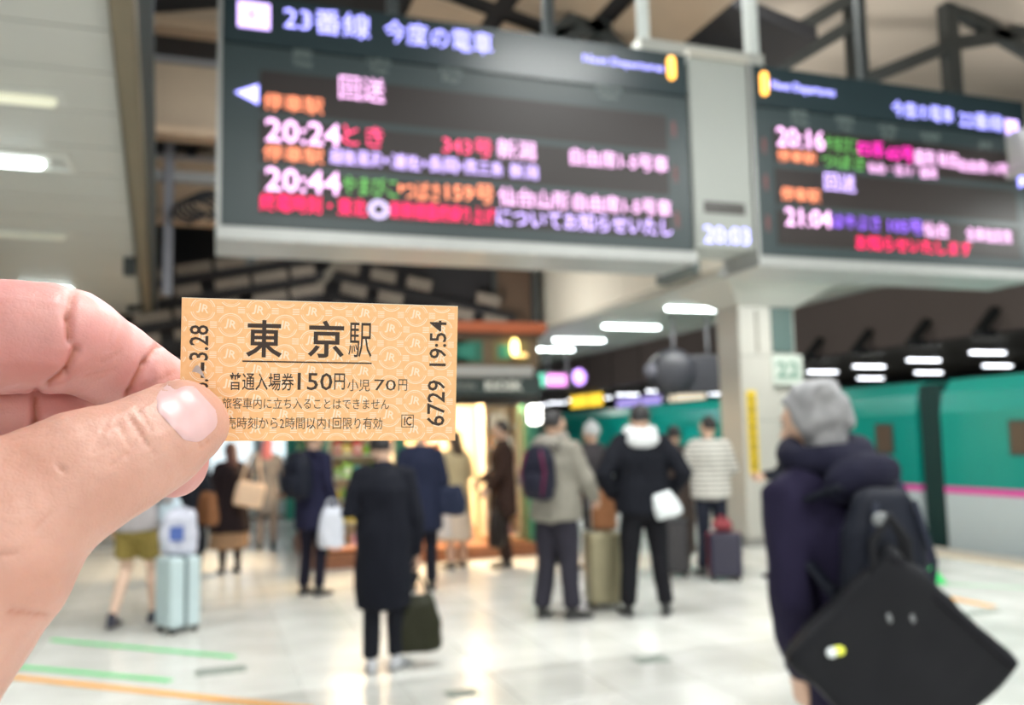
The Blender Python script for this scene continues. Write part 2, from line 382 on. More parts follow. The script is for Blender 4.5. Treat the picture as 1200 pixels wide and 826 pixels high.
# deep cross beams at the left: pale web with a tan lower flange
for yy, z0, z1, m in ((10.0, 5.0, 5.72, BEIGE), (10.0, 6.22, 6.9, BEIGE), (13.6, 4.9, 5.75, BEIGE)):
    g = bx('cross_beam', m, roof, -.92, .9, yy, yy+.12, z0, z1)
    bx('beam_flange', mat('beam_flange', (.50, .36, .25), .5), g, -.95, .93, yy-.08, yy+.2, z0-.10, z0)
    bx('beam_flange', GREYSTEEL, g, -1.0, .95, yy-.08, yy+.2, z1, z1+.05)
bx('roof_post', mat('roof_post_grey', (.13, .13, .15), .5), roof, -.46, -.36, 10.3, 10.4, 3.2, 5.0)
bx('roof_post', STEEL, roof, .42, .52, 10.3, 10.4, 3.6, 5.0)
bx('roof_post', STEEL, roof, -.86, -.74, 10.3, 10.4, 3.4, 6.3)
bx('cross_beam', mat('beam_grey', (.2, .2, .2), .5), roof, -1, .95, 10.35, 10.45, 4.5, 4.62)
LAT = mat('lattice_slat', (.15, .13, .11), .6, var=.2, scale=6)
for i, z0 in enumerate((3.05, 3.38, 3.70, 4.02)):
    for k in range(5):   # rising to the ridge on the left
        xa = -1.0+k*.56; xb = xa+(.50 if (i+k) % 3 else .36)
        G().bar((xa, 13.9, z0+.21*(xa+1)), (xb, 13.9, z0+.21*(xb+1)), .05, .15).build('lattice_slat', LAT, roof, smooth=False)
    G().bar((-1.1, 13.96, z0-.13), (1.75, 13.96, z0+.47), .05, .13).build('rafter', BLACKROOF, roof, smooth=False)
for i in range(4):
    for k in range(5):   # falling away on the right
        if (i+k) % 4 == 3: continue
        xa = 2.0+k*.62+(i % 2)*.12; xb = xa+.42; z0 = 4.48-.36*i
        G().bar((xa, 14.6, z0-.19*(xa-2)), (xb, 14.6, z0-.19*(xb-2)), .05, .19).build('lattice_slat', LAT, roof, smooth=False)
    G().bar((1.9, 14.66, 4.30-.36*i), (5.2, 14.66, 3.66-.36*i), .06, .12).build('rafter', BLACKROOF, roof, smooth=False)
G().bar((1.15, 14.3, 3.2), (2.1, 14.3, 4.6), .08, .13).build('brace', mat('brace_tan', (.13, .12, .10), .6), roof, smooth=False)
bx('roof_post', STEEL, roof, 1.30, 1.38, 14.4, 14.5, 3.2, 5.4)
for i in range(5):   # cable loops on the beam
    pts = [(-.15+.22*cos(t)+.05*i, 10.2, 4.12+.13*sin(t)+.03*i) for t in [k*pi/8 for k in range(-2, 13)]]
    G().tube(pts, [.018]*len(pts), n=6, ref=(0, 1, 0), cap=0).build('cable', BLACKROOF, roof)
bx('lattice_backing', BLACKROOF, roof, -1.6, 4.85, 14.9, 15.0, 2.9, 6.0)
for i in range(4):   # beige sheets on the near right slope
    for j in range(3):
        a, b = 2.2+i*1.02, 3.0+i*1.02; y = 8.0+j*2.1
        if (i+j) % 4 == 3: continue
        G().bar((a, y, roof_z(a)-.06), (b, y, roof_z(b)-.06), 1.75, .03).build('roof_sheet', BEIGE, roof, smooth=False)
# added floodlights, unseen on the kiosk roof, wash the slats above
for x, y in ((1.8, 12.2), (3.6, 12.8)):
    ul = empty('added_roof_floodlight', (x, y, 3.06), 0, 'floodlight on the kiosk roof, put in to wash the slats, hidden behind its cornice', 'added_floodlight', 'added floodlights on the kiosk roof'); bx('body', STEEL, ul, -.3, .3, -.1, .1, 0, .1)
    area('added_floodlight', (0, 0, .12), .6, .2, 26, ul, rot=(pi-.5, 0, 0), col=(1, .93, .82))
# far end and sides of the hall
ew = bx('wall_back', mat('night_wall', (.02, .02, .025), .8), None, -8, 7, 62, 62.3, 0, 8); struct(ew)
bk = bx('wall_behind_camera', mat('back_wall', (.45, .44, .42), .7), None, -8, 14, -6, -5.8, 0, 7); struct(bk); bk.name = 'wall_front'

# taupe roof over the right half
tp = G(); tp.add([(4.6, 6.0, 7.6), (16, 6.0, 6.4), (16, 16, 6.4), (4.6, 16, 6.1), (4.6, 6, 7.8), (16, 6, 6.6), (16, 16, 6.6), (4.6, 16, 6.3)],
       [(0, 1, 2, 3), (4, 7, 6, 5), (0, 4, 5, 1), (1, 5, 6, 2), (2, 6, 7, 3), (3, 7, 4, 0)])
tr = tp.build('ceiling', TAUPE, None, smooth=False); struct(tr)
tb = bx('ceiling_bulkhead', TAUPE, None, 4.6, 19, 12.2, 12.4, 5.0, 7.0); struct(tb); tb.name = 'wall_upper'
for x in (4.6+1.9*k for k in range(8)):
    bx('bulkhead_rib', mat('bulkhead_rib', (.25, .22, .20), .6), tb, x, x+.05, 12.17, 12.2, 5.0, 7.0)
for x, y_, w_ in ((7.6, 7.0, 45), (7.6, 10.6, 45)):  # added lights, hidden by the soffit, brighten the taupe roof
    ul = empty('added_roof_floodlight', (x, y_, 4.0), 0, 'floodlight put in on top of the soffit to light the roof, hidden from view', 'added_floodlight', 'added floodlights on the soffit'); bx('body', STEEL, ul, -.3, .3, -.1, .1, -.1, .04); area('added_floodlight', (0, 0, .07), .6, .2, w_, ul, rot=(pi, 0, 0), col=(1, .94, .86))
for y_ in (8, 15, 24, 36):  # added unseen row that brightens the brown far wall
    ul = empty('added_track_floodlight', (8.9, y_, 4.6), 0, 'floodlight put in beyond the soffit edge to light the far wall, hidden from view', 'added_floodlight', 'added floodlights over the tracks'); bx('body', STEEL, ul, -.1, .08, -.3, .3, -.1, .1); bx('stand', STEEL, ul, -.05, .0, -.03, .03, -.7, -.1)
    area('added_floodlight', (.1, 0, 0), .2, .8, 60, ul, rot=(0, -pi/2+.15, 0), col=(1, .93, .86))
ul = empty('added_roof_floodlight', (4.0, 13.2, 3.06), 0, 'floodlight at the right edge of the kiosk roof put in unseen to brighten the cream fascia', 'added_floodlight'); bx('body', STEEL, ul, -.1, .08, -.3, .3, 0, .16)  # added source, out of sight, lifts the fascia
area('added_floodlight', (.1, 0, .1), .2, .6, 26, ul, rot=(0, -pi/2-.5, 0), col=(1, .96, .9))
truss = empty('roof_truss', (0, 8.6, 0), 0, 'dark steel truss of posts and diagonals above the right departure board', 'truss')
for x in (5.05, 7.68, 9.22, 11.2):
    bx('truss_post', STEEL, truss, x-.09, x+.09, -.09, .09, 5.0, 7.3)
for a, b in (((5.1, 5.35), (7.6, 6.95)), ((5.1, 5.05), (7.6, 6.6)), ((7.75, 5.9), (9.2, 6.55)), ((9.3, 6.6), (11.6, 7.2)), ((9.3, 7.1), (11.6, 6.3)), ((5.1, 6.5), (3.1, 5.7)), ((3.0, 6.9), (5.0, 5.4)), ((3.2, 5.6), (4.2, 6.5))):
    G().bar((a[0], 0, a[1]), (b[0], 0, b[1]), .14, .16).build('truss_diagonal', STEEL, truss, smooth=False)
G().bar((3.2, .3, 5.75), (12, .3, 5.55), .2, .2).build('truss_chord', STEEL, truss, smooth=False)

# ------------------------------------------------------------------ departure boards
BOARD = mat('board_frame', (.032, .050, .054), .36, var=.02)
SCREEN = mat('board_screen', (.020, .013, .012), .42, var=.02)
HEAD = mat('board_header', (.025, .042, .048), .27, var=.02)
EDGEM = mat('board_edge_metal', (.42, .43, .42), .35, metal=.3)
LC = {'b': ((.33, .32, .97), 2.4), 'p': ((.86, .46, .82), 1.6), 'o': ((.98, .28, .14), 1.4), 'r': ((.90, .06, .18), 1.4), 'g': ((.12, .42, .09), 1.0), 'h': ((1, .008, .12), 1.6),
      'v': ((.58, .42, .97), 1.75), 'w': ((.72, .6, 1), 1.0), 'm': ((1, .02, .48), 1.15), 'u': ((.27, .11, .85), 1.2)}
LEDM = {k: mat('led_'+n, c, .5, emit=c, es=e, var=0) for (k, (c, e)), n in zip(LC.items(), ('blue', 'pink', 'orange', 'red', 'green', 'scarlet', 'violet', 'white', 'magenta', 'purple'))}
LEDM['k'] = mat('printed_grey', (.22, .27, .26), .5)
LED_LEFT = [
 ('23番線','b',0.420,0.937,4.088,0.156),
 ('今度の電車','b',1.028,1.730,4.085,0.146),
 ('Next Departures','b',2.372,2.980,4.069,0.064),
 ('時刻\nTime','k',0.471,0.586,3.849,0.113),
 ('列車名\nTrain','k',0.915,1.063,3.864,0.116),
 ('行先\nFor','k',1.374,1.530,3.859,0.119),
 ('自由席\nCars','k',2.466,2.657,3.867,0.104),
 ('回送','p',0.748,1.025,3.691,0.151),
 ('停車駅','o',0.305,0.651,3.553,0.102),
 ('20:24','p',0.316,0.752,3.381,0.142),
 ('とき','r',0.768,1.012,3.394,0.125),
 ('343号','r',1.389,1.715,3.387,0.113),
 ('新潟','p',1.749,2.012,3.397,0.127),
 ('自由席1-5号車','p',2.258,2.983,3.389,0.115),
 ('停車駅','o',0.307,0.651,3.243,0.096),
 ('越後湯沢','v',0.691,1.000,3.254,0.093),
 ('・','v',1.005,1.053,3.253,0.052),
 ('浦佐','v',1.063,1.245,3.253,0.095),
 ('・','v',1.250,1.294,3.253,0.053),
 ('長岡','v',1.299,1.481,3.255,0.096),
 ('・','v',1.486,1.525,3.256,0.054),
 ('燕三条','v',1.531,1.787,3.257,0.092),
 ('新潟','v',1.833,2.026,3.257,0.094),
 ('20:44','p',0.317,0.751,3.085,0.141),
 ('やまびこ','g',0.767,1.099,3.083,0.119),
 ('・','o',1.094,1.141,3.087,0.073),
 ('つばさ','o',1.136,1.368,3.077,0.116),
 ('159号','o',1.406,1.720,3.087,0.118),
 ('仙台','p',1.754,1.992,3.084,0.120),
 ('山形','p',2.010,2.243,3.080,0.117),
 ('自由席1-5号車','p',2.274,2.996,3.082,0.114),
 ('終電時刻・東北','h',0.289,0.910,2.947,0.106),
 ('◎','w',0.920,1.045,2.944,0.114),
 ('新幹線最終繰り上げ','h',1.055,1.723,2.949,0.106),
 ('についてお知らせいたし','v',1.740,2.997,2.949,0.118),
]
LED_RIGHT = [
 ('Next Departures','b',3.866,4.423,4.055,0.082),
 ('今度の電車','b',4.953,5.557,4.002,0.126),
 ('22番線','b',5.618,6.069,3.987,0.137),
 ('時刻\nTime','k',4.023,4.172,3.843,0.113),
 ('列車名\nTrain','k',4.424,4.588,3.838,0.115),
 ('行先\nFor','k',4.824,4.994,3.812,0.111),
 ('自由席\nCars','k',5.233,5.418,3.790,0.113),
 ('番線\nTrack','k',5.799,5.958,3.772,0.109),
 ('20:16','p',3.888,4.305,3.679,0.144),
 ('やまびこ','g',4.313,4.606,3.667,0.114),
 ('つばさ','g',4.266,4.659,3.534,0.101),
 ('E5系','m',4.614,4.853,3.659,0.116),
 ('65号','m',4.884,5.129,3.643,0.117),
 ('盛岡 秋田','p',5.138,5.567,3.636,0.120),
 ('自由席1-5号車','p',5.583,6.186,3.608,0.102),
 ('停車駅','o',3.886,4.220,3.538,0.087),
 ('仙台・古川・盛岡','p',4.691,5.343,3.516,0.085),
 ('回送','v',4.285,4.562,3.375,0.133),
 ('停車駅','o',3.899,4.239,3.256,0.099),
 ('21:04','p',3.926,4.325,3.088,0.130),
 ('はやぶさ','u',4.334,4.768,3.083,0.108),
 ('105号','u',4.848,5.172,3.078,0.110),
 ('仙台','p',5.181,5.422,3.069,0.118),
 ('全車指定席','p',5.601,6.067,3.055,0.108),
 ('お知らせいたします','h',4.539,5.640,2.933,0.110),
]
def board(x0, x1, z0, z1, leds, label, scr, hz, extra):
    r = empty('departure_board', ((x0+x1)/2, 5.2, z0), 0, label, 'departure board', 'departure boards')
    ox, oz = (x0+x1)/2, z0
    L = lambda x: x-ox
    bx('casing', BOARD, r, L(x0), L(x1), .03, .42, 0, z1-oz, bevel=.008)
    bx('header_panel', HEAD, r, L(x0)+.004, L(x1)-.004, 0, .03, hz-oz+.012, z1-oz-.004)
    bx('front_panel', BOARD, r, L(x0)+.004, L(x1)-.004, .008, .03, .008, hz-oz)
    bx('led_screen', SCREEN, r, L(scr[0]), L(scr[1]), .002, .008, scr[2]-oz, scr[3]-oz)
    bx('bottom_rail', EDGEM, r, L(x0)-.02, L(x1)+.02, -.01, .5, -.075, 0)
    bx('side_rail', EDGEM, r, L(x0)-.022, L(x0), -.005, .44, 0, z1-oz)
    for t, c, a, b, zc, h in leds:
        lettering('led_text' if c != 'k' else 'printed_text', t, LEDM[c], r, lambda u, v: (u-ox, -.0035 if c != 'k' else .0055, v-oz), (a, b, zc-h/2, zc+h/2), bold=.010 if t.isascii() else 0)
    for kind, a in extra:
        if kind == 'icon':
            g = bx('direction_icon', LEDM['v'], r, L(a[0]), L(a[1]), -.003, 0, a[2]-oz, a[3]-oz)
            lettering('icon_mark', 'K', BOARD, g, lambda u, v: (u-ox, -.0045, v-oz), ((a[0]*.66+a[1]*.34), (a[0]*.34+a[1]*.66), a[2]*.68+a[3]*.32, a[2]*.32+a[3]*.68))
        elif kind == 'tri':
            xa, xb, zc, h = a
            g = G(); g.add([(L(xa), -.003, zc-oz), (L(xb), -.003, zc+h/2-oz), (L(xb), -.003, zc-h/2-oz), (L(xa), .006, zc-oz), (L(xb), .006, zc+h/2-oz), (L(xb), .006, zc-h/2-oz)], [(0, 1, 2), (3, 5, 4), (0, 3, 4, 1), (1, 4, 5, 2), (2, 5, 3, 0)])
            g.build('direction_arrow', LEDM['b'], r, smooth=False)
        elif kind == 'lamp':
            xa, za, zb = a
            G().tube([(L(xa), -.005, za-oz), (L(xa), -.005, zb-oz)], [.028, .028], n=12, ref=(0, 1, 0), cap=2).build('orange_indicator_lamp', mat('orange_lamp', (1, .5, .1), .4, emit=(1, .42, .06), es=2.6, var=0), r)
        elif kind == 'marks':
            for zc in a[1:]:
                lettering('printed_mark', '発', mat('faint_red_print', (.30, .08, .08), .5), r, lambda u, v: (u-ox, .0055, v-oz), (a[0]-.02, a[0]+.02, zc-.06, zc+.06))
    return r
bL = board(.07, 3.165, 2.79, 4.20, LED_LEFT, 'left large departure board hung over the platform hall, showing track 23 trains', (.285, 2.99, 2.88, 3.74), 3.885,
      [('icon', (.155, .34, 3.99, 4.15)), ('tri', (.145, .276, 3.59, .12)), ('lamp', (3.04, 4.03, 4.14)), ('marks', (3.045, 3.65, 3.33, 3.01))])
bR = board(3.70, 6.32, 2.79, 4.20, LED_RIGHT, 'right large departure board showing track 22 trains, nearer the green train', (3.86, 6.16, 2.88, 3.75), 3.885,
      [('icon', (6.10, 6.235, 3.87, 4.03)), ('tri', (6.30, 6.20, 3.53, .12)), ('lamp', (3.80, 4.00, 4.12)), ('marks', (3.78, 3.60, 3.33, 3.03))])
# lines between rows on both screens
for b_, (a, c) in ((bL, (.285, 2.99)), (bR, (3.86, 6.16))):
    for z in (3.465, 3.155): bx('screen_divider', BOARD, b_, a-b_.location.x, c-b_.location.x, .0005, .006, z-.022-2.79, z+.022-2.79)
ck = empty('station_clock', (3.43, 5.2, 2.83), 0, 'pale clock box between the two departure boards, showing 20:03', 'clock')
BOXM = mat('clock_casing', (.36, .38, .355), .4, var=.04, scale=3)
bx('casing', BOXM, ck, -.24, .245, .02, .40, 0, 1.37, bevel=.012)
bx('top_rail', mat('clock_rail', (.5, .48, .42), .5), ck, -.24, .245, .0, .42, 1.37, 1.42)
bx('dark_window', mat('clock_window', (.045, .04, .035), .3), ck, -.16, .17, .012, .02, .25, .33)
bx('display', BOXM, ck, -.2, .21, .012, .02, .02, .17)
lettering('clock_digits', '20:03', LEDM['b'], ck, lambda u, v: (u-3.43, .008, v-2.83), (3.255, 3.625, 2.865, 2.985), bold=.0)
fr = empty('board_hanger', (3.43, 5.45, 4.2), 0, 'white steel posts and rail from which the two departure boards hang', 'hanger')
G().tube([(-.46, 0, 0), (-.46, 0, 3.0)], [.045, .045], n=14, cap=0).build('post', WHITEPOST, fr)
G().tube([(.46, 0, 0), (.46, 0, 3.0)], [.055, .055], n=14, cap=0).build('post', WHITEPOST, fr)
bx('rail', mat('hanger_rail', (.5, .5, .46), .5), fr, -.52, .52, -.06, .06, .06, .18)
bx('plate', mat('hanger_plate', (.42, .44, .42), .5), fr, -2.6, 2.6, -.12, .1, 0, .05)
for x in (-2.3, -1.2): bx('post', STEEL, fr, x-.035, x+.035, -.03, .03, .05, 2.4)
for x in (1.5,): bx('post', STEEL, fr, x-.035, x+.035, -.03, .03, .05, 2.4)

# ------------------------------------------------------------------ white column with platform number
co = empty('column', (7.48, 10.4, 0), 0, 'white square column under the soffit with platform number 22 sign', 'column')
COLM = mat('column_white', (.52, .50, .455), .4, var=.05, scale=2)
bx('shaft', COLM, co, -.5, .04, 0, .55, .1, 3.42, bevel=.02)
bx('side_shaft', COLM, co, .04, .47, .06, .5, .1, 3.42, bevel=.02)
bx('base_plinth', mat('column_base', (.3, .29, .27), .5), co, -.54, .5, -.03, .58, 0, .1)
cap_ = G(); cap_.add([(-.5, 0, 3.3), (.47, 0, 3.3), (.47, .55, 3.3), (-.5, .55, 3.3), (-.95, -.5, 3.6), (.85, -.5, 3.6), (.85, .95, 3.6), (-.95, .95, 3.6)],
    [(0, 1, 2, 3), (4, 7, 6, 5), (0, 4, 5, 1), (1, 5, 6, 2), (2, 6, 7, 3), (3, 7, 4, 0)]); cap_.build('capital', SOFFIT, co, smooth=False)
bx('dark_panel', mat('column_panel', (.10, .15, .14), .4), co, .07, .42, .03, .06, 2.66, 3.36)
bx('joint', JOINT, co, -.5, .47, -.003, .0, 2.6, 2.61); bx('joint', JOINT, co, -.5, .47, -.003, .0, 1.7, 1.708)
bx('conduit', mat('conduit_grey', (.35, .33, .29), .5), co, -.22, -.18, -.02, .0, 2.65, 3.25)
ns = empty('number_sign', (7.74, 10.4, 2.2), 0, 'pale square sign with the number 22 on the white column', 'sign')
bx('plate', mat('sign_plate', (.55, .60, .54), .4), ns, -.25, .26, -.02, .03, 0, .42)
lettering('number', '22', mat('sign_green', (.16, .28, .22), .5), ns, lambda u, v: (u, -.024, v), (-.19, .2, .09, .33), bold=.03)
ys_ = empty('vertical_sign', (7.13, 10.4, .98), 0, 'tall narrow yellow caution sign on the white column', 'sign')
bx('plate', mat('sign_yellow', (.80, .56, .03), .5), ys_, -.075, .075, -.015, 0, 0, 1.14)
for k, ch in enumerate('段差注意段差注意'):
    lettering('sign_character', ch, mat('sign_ink', (.16, .11, .03), .6), ys_, lambda u, v: (u, -.018, v), (-.045, .045, .06+.13*(7-k), .16+.13*(7-k)), bold=.01)

# ------------------------------------------------------------------ train
TG = mat('train_green', (.0, .225, .185), .30, var=.05, scale=.5, coat=.15); TP = mat('train_pink', (.62, .06, .32), .35, var=.02); TW = mat('train_grey_white', (.42, .48, .50), .35, var=.03)
TD = mat('train_dark', (.015, .03, .03), .5); TGL = mat('train_window', (.10, .07, .05), .15); TGT = mat('train_window_teal', (.01, .34, .30), .12, coat=.5)
def car(y0, y1, label, wins, door=None):
    r = empty('train_car', (9.4, y0, 0), 0, label, 'train car', 'cars of the green train'); Lc = y1-y0
    prof = [(0.0, -.9), (0.0, .685)], [(-.004, .685), (-.004, .77)], [(0.0, .77), (.0, 1.75), (.06, 2.02), (.22, 2.20)]
    def sweep(pr, nm, m, x_in=2.9):
        P = [(x, z) for x, z in pr]; g = G(); nP = len(P)
        v = [(x, y, z) for y in (0, Lc) for x, z in P]+[(x_in, y, z) for y in (0, Lc) for z in (P[0][1], P[-1][1])]
        b = 2*nP
        f = [(i, i+1, nP+i+1, nP+i) for i in range(nP-1)]+[tuple(list(range(nP))+[b+1, b]), tuple(list(range(nP, 2*nP))+[b+3, b+2]), (nP-1, 2*nP-1, b+3, b+1), (0, b, b+2, nP)]
        g.add(v, f); return g.build(nm, m, r, smooth=False)
    sweep(prof[0], 'lower_body', TW); sweep(prof[1], 'pink_stripe', TP); sweep(prof[2], 'upper_body', TG)
    sweep([(.22, 2.20), (.6, 2.24)], 'roof', TD)
    for y, z0, z1, w in wins:
        f_ = bx('window_frame', TD if w < .43 else TG, r, -.008, .03, y-w/2-.03, y+w/2+.03, z0-.03, z1+.03)
        bx('pane', TGL if w < .43 else TGT, f_, -.012, -.006, y-w/2, y+w/2, z0, z1)
    if door:
        for y in door:
            d = bx('door', TG, r, -.01, .02, y, y+.8, .77, 2.0); bx('door_lower', TW, d, -.01, .02, y, y+.8, 0, .685); bx('door_stripe', TP, d, -.014, .02, y, y+.8, .685, .77)
            bx('door_window', TGL, d, -.014, -.008, y+.22, y+.58, 1.15, 1.6)
    return r
car(9.80, 30.0, 'green train car left of the gap, passing behind the white column', [(.62, 1.22, 1.6, .3)]+[(1.1+1.6*k, 1.28, 1.66, .7) for k in range(1, 11)], door=[])
car(-10.5, 9.36, 'green train car at the right edge with pink stripe and grey lower side', [(18.62, 1.22, 1.6, .3)]+[(16.0-1.6*k, 1.28, 1.66, .7) for k in range(0, 9)], door=[])
gp = empty('gangway', (9.43, 9.36, 0), 0, 'dark gangway bellows between the two green train cars', 'gangway')
for k in range(7): bx('bellows_fold', mat('bellows', (.006, .035, .032), .6), gp, 0 if k % 2 else .03, 2.4, .01+.41*k/7, .01+.41*(k+.85)/7, -.8, 2.15)

# ------------------------------------------------------------------ far platforms beyond the train
fw_ = bx('wall_far', BROWNWALL, None, 19.0, 19.3, 8, 70, 3.95, 9); struct(fw_)
fc = bx('ceiling', mat('far_soffit', (.30, .29, .24), .6), None, 19.3, 30, 8, 70, 3.95, 4.1); struct(fc)
fe = bx('wall_far_end', mat('far_dark', (.03, .03, .032), .8), None, 30, 30.3, 5, 75, 0, 9); struct(fe); fe.name = 'wall_far'
fe = bx('wall_end', BROWNWALL, None, 7, 31, 70, 70.3, 0, 9); struct(fe)
fr_ = bx('ceiling', BROWNWALL, None, 9.2, 19, 16, 70, 7.0, 7.2); struct(fr_)
y = 13.9
for k in range(18):
    lamp('far_lamp', 20.4, y, 3.62, 1.2, '%s nearest small strip lamp in the upper row above the green train' % ORD[k], 'far platform lamps above the train', m=FARTUBE, frame=True, rod=.33)
    y += 2.3 if k < 6 else 3.2
y = 19.5
for k in range(10):
    lamp('far_lamp', 25.2, y, 3.62, 1.2, '%s nearest small strip lamp in the lower row just over the train roof' % ORD[k], 'farthest platform lamps over the train', m=FARTUBE, frame=True, rod=.33); y += 3.0
for k in range(5):
    r = empty('bracket', (18.96, 14.6+2.25*k, 3.98), 0, '%s nearest dark slanted bracket on the brown wall above the train' % ORD[k], 'bracket', 'dark brackets above the train')
    G().bar((0, 0, .55), (-.45, .12, .0), .22, .2).build('arm', STEEL, r, smooth=False); bx('shoe', STEEL, r, -.6, -.1, -.05, .25, -.16, .02)
# distant signs along the far platform
def farsign(y, z0, z1, w, col, es, label, x=19.4):
    r = empty('platform_sign', (x, y, 0), 0, label, 'sign')
    for dy in (-.3*w, .3*w): bx('rod', STEEL, r, .05, .09, dy-.02, dy+.02, z1+.05, 3.95)
    bx('casing', STEEL, r, .02, .12, -w/2-.05, w/2+.05, z0-.05, z1+.05); bx('face', mat('sign_face_'+label.split()[1], col, .5, emit=col, es=es, var=0), r, 0, .02, -w/2, w/2, z0, z1)
farsign(43.5, 3.1, 3.75, 4.2, (.95, .62, .05), 1.1, 'distant yellow lit sign on the far platform above the backpacker')
farsign(37.5, 2.9, 3.3, 4.5, (.33, .27, .65), .9, 'distant violet lit sign on the far platform right of the yellow one')
farsign(33, 2.95, 3.75, 3.0, (.75, .66, .50), .9, 'distant beige lit sign on the far platform near the centre')
for k in range(7):
    r = empty('far_lantern', (16.5, 42-2.6*k, 2.55), 0, '%s nearest tiny round lamp over the train roof left of the column' % ORD[k], 'lamp', 'tiny round lamps over the train')
    G().ell((0, 0, 0), (.1, .1, .1), n=10).build('globe', FARTUBE, r); bx('stem', STEEL, r, -.015, .015, -.015, .015, .09, 4.45)
# hanging clock and small led sign under the soffit
hc_ = empty('hanging_clock', (7.6, 13.6, 2.62), radians(-20), 'dark round-topped clock housing hung from the soffit left of the column', 'clock')
HM = mat('clock_housing', (.035, .036, .045), .45)
g = G(); g.tube([(.1, -.16, 0), (.1, .16, 0)], [(.40, .40), (.40, .40)], n=28, ref=(0, 0, 1), cap=2, cl=.2).build('housing', HM, hc_)
bx('side_box', HM, hc_, -.1, .95, -.14, .14, -.38, .28, bevel=.03)
G().tube([(-.28, -.2, .02), (-.28, -.14, .02)], [.13, .13], n=18, ref=(0, 0, 1), cap=1, cl=.2).build('clock_face', mat('faint_face', (.12, .12, .15), .4), hc_)
for x in (.15, .75): G().tube([(x, 0, .3), (x, 0, .98)], [.03, .03], n=8, cap=0).build('rod', GREYSTEEL, hc_)
ls = empty('led_sign', (7.6, 18.5, 2.62), 0, 'small pink and green led sign hanging at the kiosk roof corner', 'sign')
bx('casing', STEEL, ls, -.55, .32, 0, .15, 0, .4); bx('green_segment', mat('led_seg_green', (.1, .5, .35), .5, emit=(.1, .5, .35), es=.8, var=0), ls, -.5, -.33, -.01, 0, .05, .35)
bx('pink_segment', mat('led_seg_pink', (.8, .25, .75), .5, emit=(.8, .25, .75), es=1.2, var=0), ls, -.3, .18, -.01, 0, .07, .33)
G().ell((.5, 0, .27), (.17, .05, .19), n=14).build('round_segment', mat('led_seg_violet', (.55, .3, .95), .5, emit=(.55, .3, .95), es=1.6, var=0), ls)
for x in (-.25, .22): G().tube([(x, .07, .4), (x, .07, .98)], [.03, .03], n=8, cap=0).build('rod', GREYSTEEL, ls)

# ------------------------------------------------------------------ kiosk
K = empty('kiosk', (1.3, 11.03, 0), 0, 'green and wooden station kiosk with lit open shelves behind the ticket', 'kiosk')
KG = mat('kiosk_green', (.02, .13, .085), .4); KW = mat('kiosk_wood', (.22, .085, .04), .45, var=.2, scale=5); KO = mat('kiosk_cornice', (.42, .10, .035), .45); KB = mat('kiosk_brown', (.13, .085, .045), .5)
KS = mat('kiosk_sign', (.025, .04, .038), .4); KIN = mat('kiosk_interior', (.75, .60, .42), .6); KAW = mat('kiosk_awning', (.36, .36, .35), .5)
bx('plinth', KW, K, -.05, 2.97, -.04, 2.6, 0, .17, bevel=.01)
for x in (0, .97, 2.77): bx('post', KG, K, x, x+.14, 0, .14, .17, 2.02, bevel=.01)
bx('post', KG, K, 2.77, 2.91, 2.4, 2.54, .17, 2.02); bx('post', KG, K, 0, .14, 2.4, 2.54, .17, 2.02)
bx('cornice', KO, K, -.12, 3.02, -.14, 2.7, 2.93, 3.07, bevel=.02)
bx('cornice', mat('kiosk_cornice_lower', (.09, .05, .03), .5), K, -.08, 2.98, -.08, 2.66, 2.88, 2.93)
bx('frieze', KB, K, -.02, 2.93, -.02, 2.58, 2.48, 2.88)
for x in (0, .48, .96, 1.44, 1.66, 2.22): 
    p_ = bx('frieze_panel', KG if x != 2.22 else mat('frieze_gold', (.16, .13, .05), .5), K, x+.06, x+.06+(.42 if x != 2.22 else .5), -.035, -.02, 2.54, 2.82)
    bx('panel_inlay', mat('inlay_green', (.02, .20, .14), .5), p_, x+.13, x+.37, -.045, -.035, 2.59, 2.77)
bx('awning', KAW, K, -.04, 2.8, -.16, .0, 2.34, 2.48, bevel=.02)
sg = bx('sign_fascia', KS, K, -.02, 2.92, -.12, .1, 2.10, 2.34)
lettering('sign_lettering', 'KIOSK', mat('sign_letter', (.75, .75, .68), .5), sg, lambda u, v: (u, -.124, v), (2.14, 2.66, 2.16, 2.29), bold=.03)
lettering('sign_lettering', 'STATION', mat('sign_letter2', (.25, .26, .24), .5), sg, lambda u, v: (u, -.124, v), (1.55, 2.0, 2.18, 2.26), bold=.01)
bx('lintel', mat('kiosk_dark', (.02, .018, .015), .6), K, -.02, 2.92, .0, .2, 1.98, 2.10)
bx('back_wall', KIN, K, .0, 2.9, 2.45, 2.52, .17, 2.5); bx('side_wall', KW, K, .0, .05, .14, 2.45, .17, 1.0); bx('side_wall', KG, K, 2.85, 2.9, .14, 2.45, .17, 2.1)
bx('inner_ceiling', KIN, K, .0, 2.9, .1, 2.5, 2.42, 2.48)
bx('roof', mat('kiosk_roof', (.1, .1, .1), .6), K, -.05, 2.95, .0, 2.6, 3.0, 3.05)
for x in (.7, 1.5, 2.3):
    bx('downlight', mat('warm_lamp', (1, .8, .5), .4, emit=(1, .74, .42), es=9, var=0), K, x-.25, x+.25, .5, .58, 2.36, 2.40)
    area('kiosk_light', (x, .6, 2.33), .6, .3, 80, K, col=(1, .74, .45))
    area('kiosk_light', (x, 1.6, 2.33), .6, .5, 55, K, col=(1, .78, .5))
ln = empty('lantern', (3.86, 10.97, 2.60), 0, 'small glowing yellow lantern on the kiosk frieze', 'lantern')
G().ell((0, -.06, .13), (.055, .05, .12), n=14).build('globe', mat('lantern_glow', (1, .8, .3), .4, emit=(1, .72, .22), es=5, var=0), ln)
